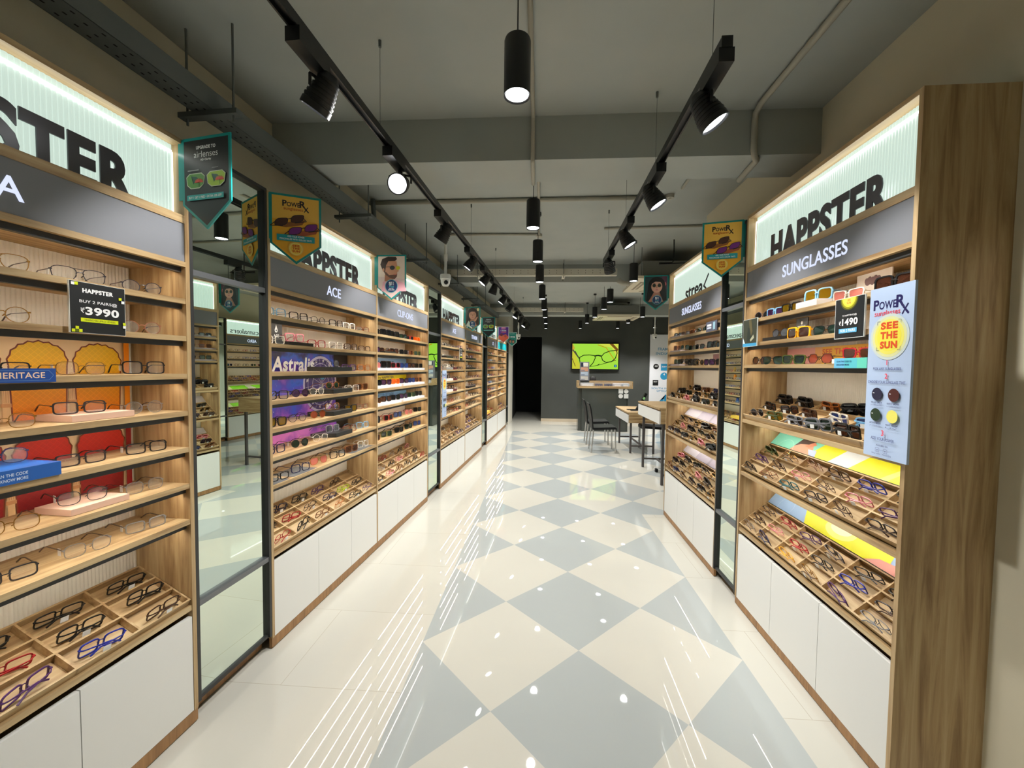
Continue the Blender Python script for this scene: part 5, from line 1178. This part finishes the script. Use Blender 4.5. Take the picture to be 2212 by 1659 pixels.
for i, cc in enumerate(((226, 222, 210), (190, 206, 220), (214, 160, 130), (214, 216, 206))): a.rect(.02, .16 + i * .11, .20, .255 + i * .11, cc).rect(.03, .17 + i * .11, .12, .19 + i * .11, (120, 130, 150))
a.rect(.02, .49, .08, .585, (40, 44, 66)).rect(.09, .49, .2, .585, (226, 222, 210)); a.build('brochures', q)
# person seated behind the counter (only the crown shows over the tray)
SK = pmat('skin', (150, 104, 80), .55)
def person(M):
    r = thing('person', M, 'person with dark hair seated behind the reception counter, only crown visible', 'person')
    me = bpy.data.meshes.new('body')
    V = [(0, 0, .50), (0, 0, .66), (0, .01, .84), (0, 0, .96), (0, -.01, 1.04), (0, -.015, 1.13), (0, -.015, 1.21), (-.17, 0, .93), (-.24, -.06, .72), (-.18, -.28, .66), (.17, 0, .93), (.24, -.06, .72), (.18, -.28, .66), (-.1, -.06, .49), (-.12, -.42, .48), (-.12, -.42, .08), (.1, -.06, .49), (.12, -.42, .48), (.12, -.42, .08), (-.12, -.54, .04), (.12, -.54, .04)]
    E_ = [(0, 1), (1, 2), (2, 3), (3, 4), (4, 5), (5, 6), (3, 7), (7, 8), (8, 9), (3, 10), (10, 11), (11, 12), (0, 13), (13, 14), (14, 15), (15, 19), (0, 16), (16, 17), (17, 18), (18, 20)]
    R_ = [.13, .115, .14, .10, .05, .082, .076, .062, .045, .032, .062, .045, .032, .09, .07, .045, .09, .07, .045, .035, .035]
    me.from_pydata(V, E_, []); o = link('body', me, r); me.materials.append(pmat('dark_shirt', (54, 56, 66), .8))
    sk = o.modifiers.new('skin', 'SKIN')
    for v, q_ in zip(me.skin_vertices[0].data, R_): v.radius = (q_, q_ * .85)
    me.skin_vertices[0].data[0].use_root = True
    sb = o.modifiers.new('sub', 'SUBSURF'); sb.levels = 2; sb.render_levels = 2
    h = MB().lathe([(.001, -.125), (.04, -.118), (.06, -.08), (.073, -.02), (.077, .03), (.070, .075), (.045, .105), (.001, .118)], 20, 0, T(0, -.02, 1.175), False)
    h.lathe([(.001, .022), (.012, .0), (.014, -.02)], 8, 0, T(0, -.095, 1.165), False)
    for sx in (-1, 1): h.lathe([(.001, -.006), (.018, 0), (.022, .006), (.001, .01)], 10, 0, T(sx * .078, -.01, 1.17) @ RY(sx * PI / 2), False)
    h.build('head', SK, r, None, True)
    MB().lathe([(.083, -.05), (.088, .02), (.080, .082), (.05, .118), (.001, .13)], 20, 0, T(0, -.016, 1.178) @ RX(-.04), False).build('hair', pmat('dark_hair', (24, 20, 20), .6), r, None, True)
    f = MB()
    for sx in (-1, 1): f.lathe([(.001, .004), (.009, 0)], 8, 0, T(sx * .03, -.092, 1.185) @ RX(PI / 2), False)
    f.build('eyes', BPLAST, r)
    MB().box(-.02, .02, -.0925, -.086, 1.112, 1.118).build('mouth', pmat('lips', (140, 70, 66), .5), r)
person(T(1.405, 11.0, 0))
q = thing('stool', T(1.405, 11.03, 0), 'black stool behind the reception counter under the seated person', 'stool')
MB().lathe([(.18, .34), (.19, .36), (.19, .385), (.17, .395)], 20).build('seat', BPLAST, q); MB().tube([(0, 0, .02), (0, 0, .34)], .025, 10).lathe([(.2, 0), (.2, .02)], 20).build('base', CHROME, q)
# tables
def desk(name, x0, x1, y0, y1, zt, hb, label, bar=.14):
    r = thing(name, T(x0, y0, 0), label, 'table'); w, l = x1 - x0, y1 - y0
    MB().box(0, w, 0, l, zt - .022, zt).build('table_top', WH, r)
    MB().box(.02, w, 0, .018, zt - hb, zt - .022).box(.02, w, l - .018, l, zt - hb, zt - .022).box(w - .018, w, .018, l - .018, zt - hb, zt - .022).box(.02, w - .018, .018, l - .018, zt - hb, zt - hb + .016).box(.02, .04, .018, l - .018, zt - .04, zt - .022).build('apron_box', WH, r)
    MB().box(.002, .0195, .004, l - .004, zt - hb, zt - .045).build('drawer_front', WHITE, r)
    for x in (.07, w - .07):
        for y in (.06, l - .09): MB().box(x - .016, x + .016, y - .016, y + .016, 0, zt - hb).build('leg', DARKLEG, r)
    m = MB(); m.box(.086, w - .086, l - .102, l - .078, bar, bar + .025).box(.086, w - .086, .048, .072, bar, bar + .025); m.box(w / 2 - .012, w / 2 + .012, .072, l - .102, bar, bar + .025); m.build('stretcher', DARKLEG, r)
desk('tall_table', 1.53, 2.08, 5.33, 6.47, 1.01, .205, 'tall oak table with white drawer front beside second right cabinet', .12)
desk('desk', 1.56, 2.10, 7.33, 8.5, .738, .19, 'low oak desk with white drawer front behind the tall table', .12)
q = thing('payment_terminal', T(1.80, 7.78, .739), 'black payment terminal on stand on the low desk', 'terminal')
MB().box(-.16, .06, -.05, .05, 0, .012).build('base', BPLAST, q); MB().box(-.13, .05, -.2, -.12, 0, .008).build('base_pad', BPLAST, q)
MB().prism([(.0, .012), (.04, .012), (.20, .30), (.165, .32)], 'y', -.035, .035).build('handset', BPLAST, q)
MB().box(-.018, .018, -.001, .0, 0, .045).build('screen', emat('terminal_screen_green', (150, 206, 130), .6), q, T(.125, -.0362, .2) @ RY(.5))
q = thing('power_strip', T(1.79, 6.08, .001), 'white and black power strip on the floor under tall table', 'power strip')
MB().box(-.05, .12, -.03, .03, 0, .035).build('strip_body', WPLAST, q); MB().box(-.085, -.051, -.028, .028, 0, .05).build('plug', BPLAST, q)
def chair(M, label):
    r = thing('chair', M, label, 'chair', 'black chairs by the desk')     # faces +x, origin on the floor under the seat centre
    P = [(-.21, .43), (-.19, .455), (.19, .47), (.215, .455), (.215, .405), (.19, .43), (-.19, .41)]
    MB().prism(P, 'y', -.21, .21).build('seat', BPLAST, r)
    B = [(-.215, .42), (-.19, .42), (-.205, .60), (-.235, .80), (-.265, .88), (-.285, .88), (-.255, .78), (-.228, .6)]
    MB().prism(B, 'y', -.20, .20).build('backrest', BPLAST, r)
    for sx in (-1, 1):
        for sy in (-1, 1): MB().tube([(sx * .19, sy * .185, .43), (sx * (.20 if sx > 0 else .225), sy * .19, .0)], .014, 8).build('leg', CHROME, r)
chair(T(1.16, 7.53, 0), 'black plastic chair with steel legs, nearer of two at desk left side')
chair(T(1.16, 8.32, 0), 'black plastic chair with steel legs, farther of two at desk left side')
chair(T(2.1, 7.72, 0) @ RZ(PI), 'black plastic chair with steel legs at right side of desk, behind tall table legs')

# ------------------------------------------------------------------ world, camera, render
wd = bpy.data.worlds.new('World'); sc.world = wd; wd.use_nodes = True
wd.node_tree.nodes['Background'].inputs[0].default_value = (.6, .65, .7, 1); wd.node_tree.nodes['Background'].inputs[1].default_value = .05
# added lamp, unseen behind the viewer: fill light for the near end
r = thing('added_fill_lamp', T(.2, -1.4, 2.99), 'round white downlight over the entrance behind the viewer', 'downlight')
MB().lathe([(.06, 0), (.06, .009)], 20).build('lamp_face', LEDP, r)
lamp('lamp_beam', 'SPOT', 8, T(0, 0, -.01), r, d2(140), .06)
F, YAW, PITCH, ROLL, H = 886.71, -0.0671, 0.0413, 0.0115, 1.5118
def Rm(yaw, pitch, roll):
    cy, sy, cp, sp, cr, sr = math.cos(yaw), math.sin(yaw), math.cos(pitch), math.sin(pitch), math.cos(roll), math.sin(roll)
    B = Matrix(((1, 0, 0), (0, 0, -1), (0, 1, 0))); Ry = Matrix(((cy, -sy, 0), (sy, cy, 0), (0, 0, 1)))
    Rp = Matrix(((1, 0, 0), (0, cp, -sp), (0, sp, cp))); Rr = Matrix(((cr, -sr, 0), (sr, cr, 0), (0, 0, 1)))
    return Rr @ Rp @ B @ Ry
cam = bpy.data.cameras.new('camera'); co = bpy.data.objects.new('camera', cam); COL.objects.link(co)
cam.sensor_fit = 'HORIZONTAL'; cam.sensor_width = 36.0; cam.lens = 36.0 * F / 2212.0; cam.clip_start = .02; cam.clip_end = 60
Rw = Rm(YAW, PITCH, ROLL).transposed() @ Matrix(((1, 0, 0), (0, -1, 0), (0, 0, -1)))
co.matrix_world = Matrix.Translation((0, 0, H)) @ Rw.to_4x4()
sc.camera = co
sc.view_settings.view_transform = 'Standard'; sc.view_settings.look = 'None'; sc.view_settings.gamma = 1.0; sc.view_settings.exposure = 0.28; sc.view_settings.use_curve_mapping = False
cy_ = sc.cycles
cy_.use_denoising = True
try: cy_.denoiser = 'OPENIMAGEDENOISE'
except Exception: pass
cy_.max_bounces = 6; cy_.diffuse_bounces = 4; cy_.glossy_bounces = 4; cy_.transmission_bounces = 2; cy_.transparent_max_bounces = 10
cy_.caustics_reflective = False; cy_.caustics_refractive = False; cy_.sample_clamp_indirect = 4.0; cy_.use_light_tree = True
cy_.use_adaptive_sampling = True; cy_.adaptive_threshold = .03
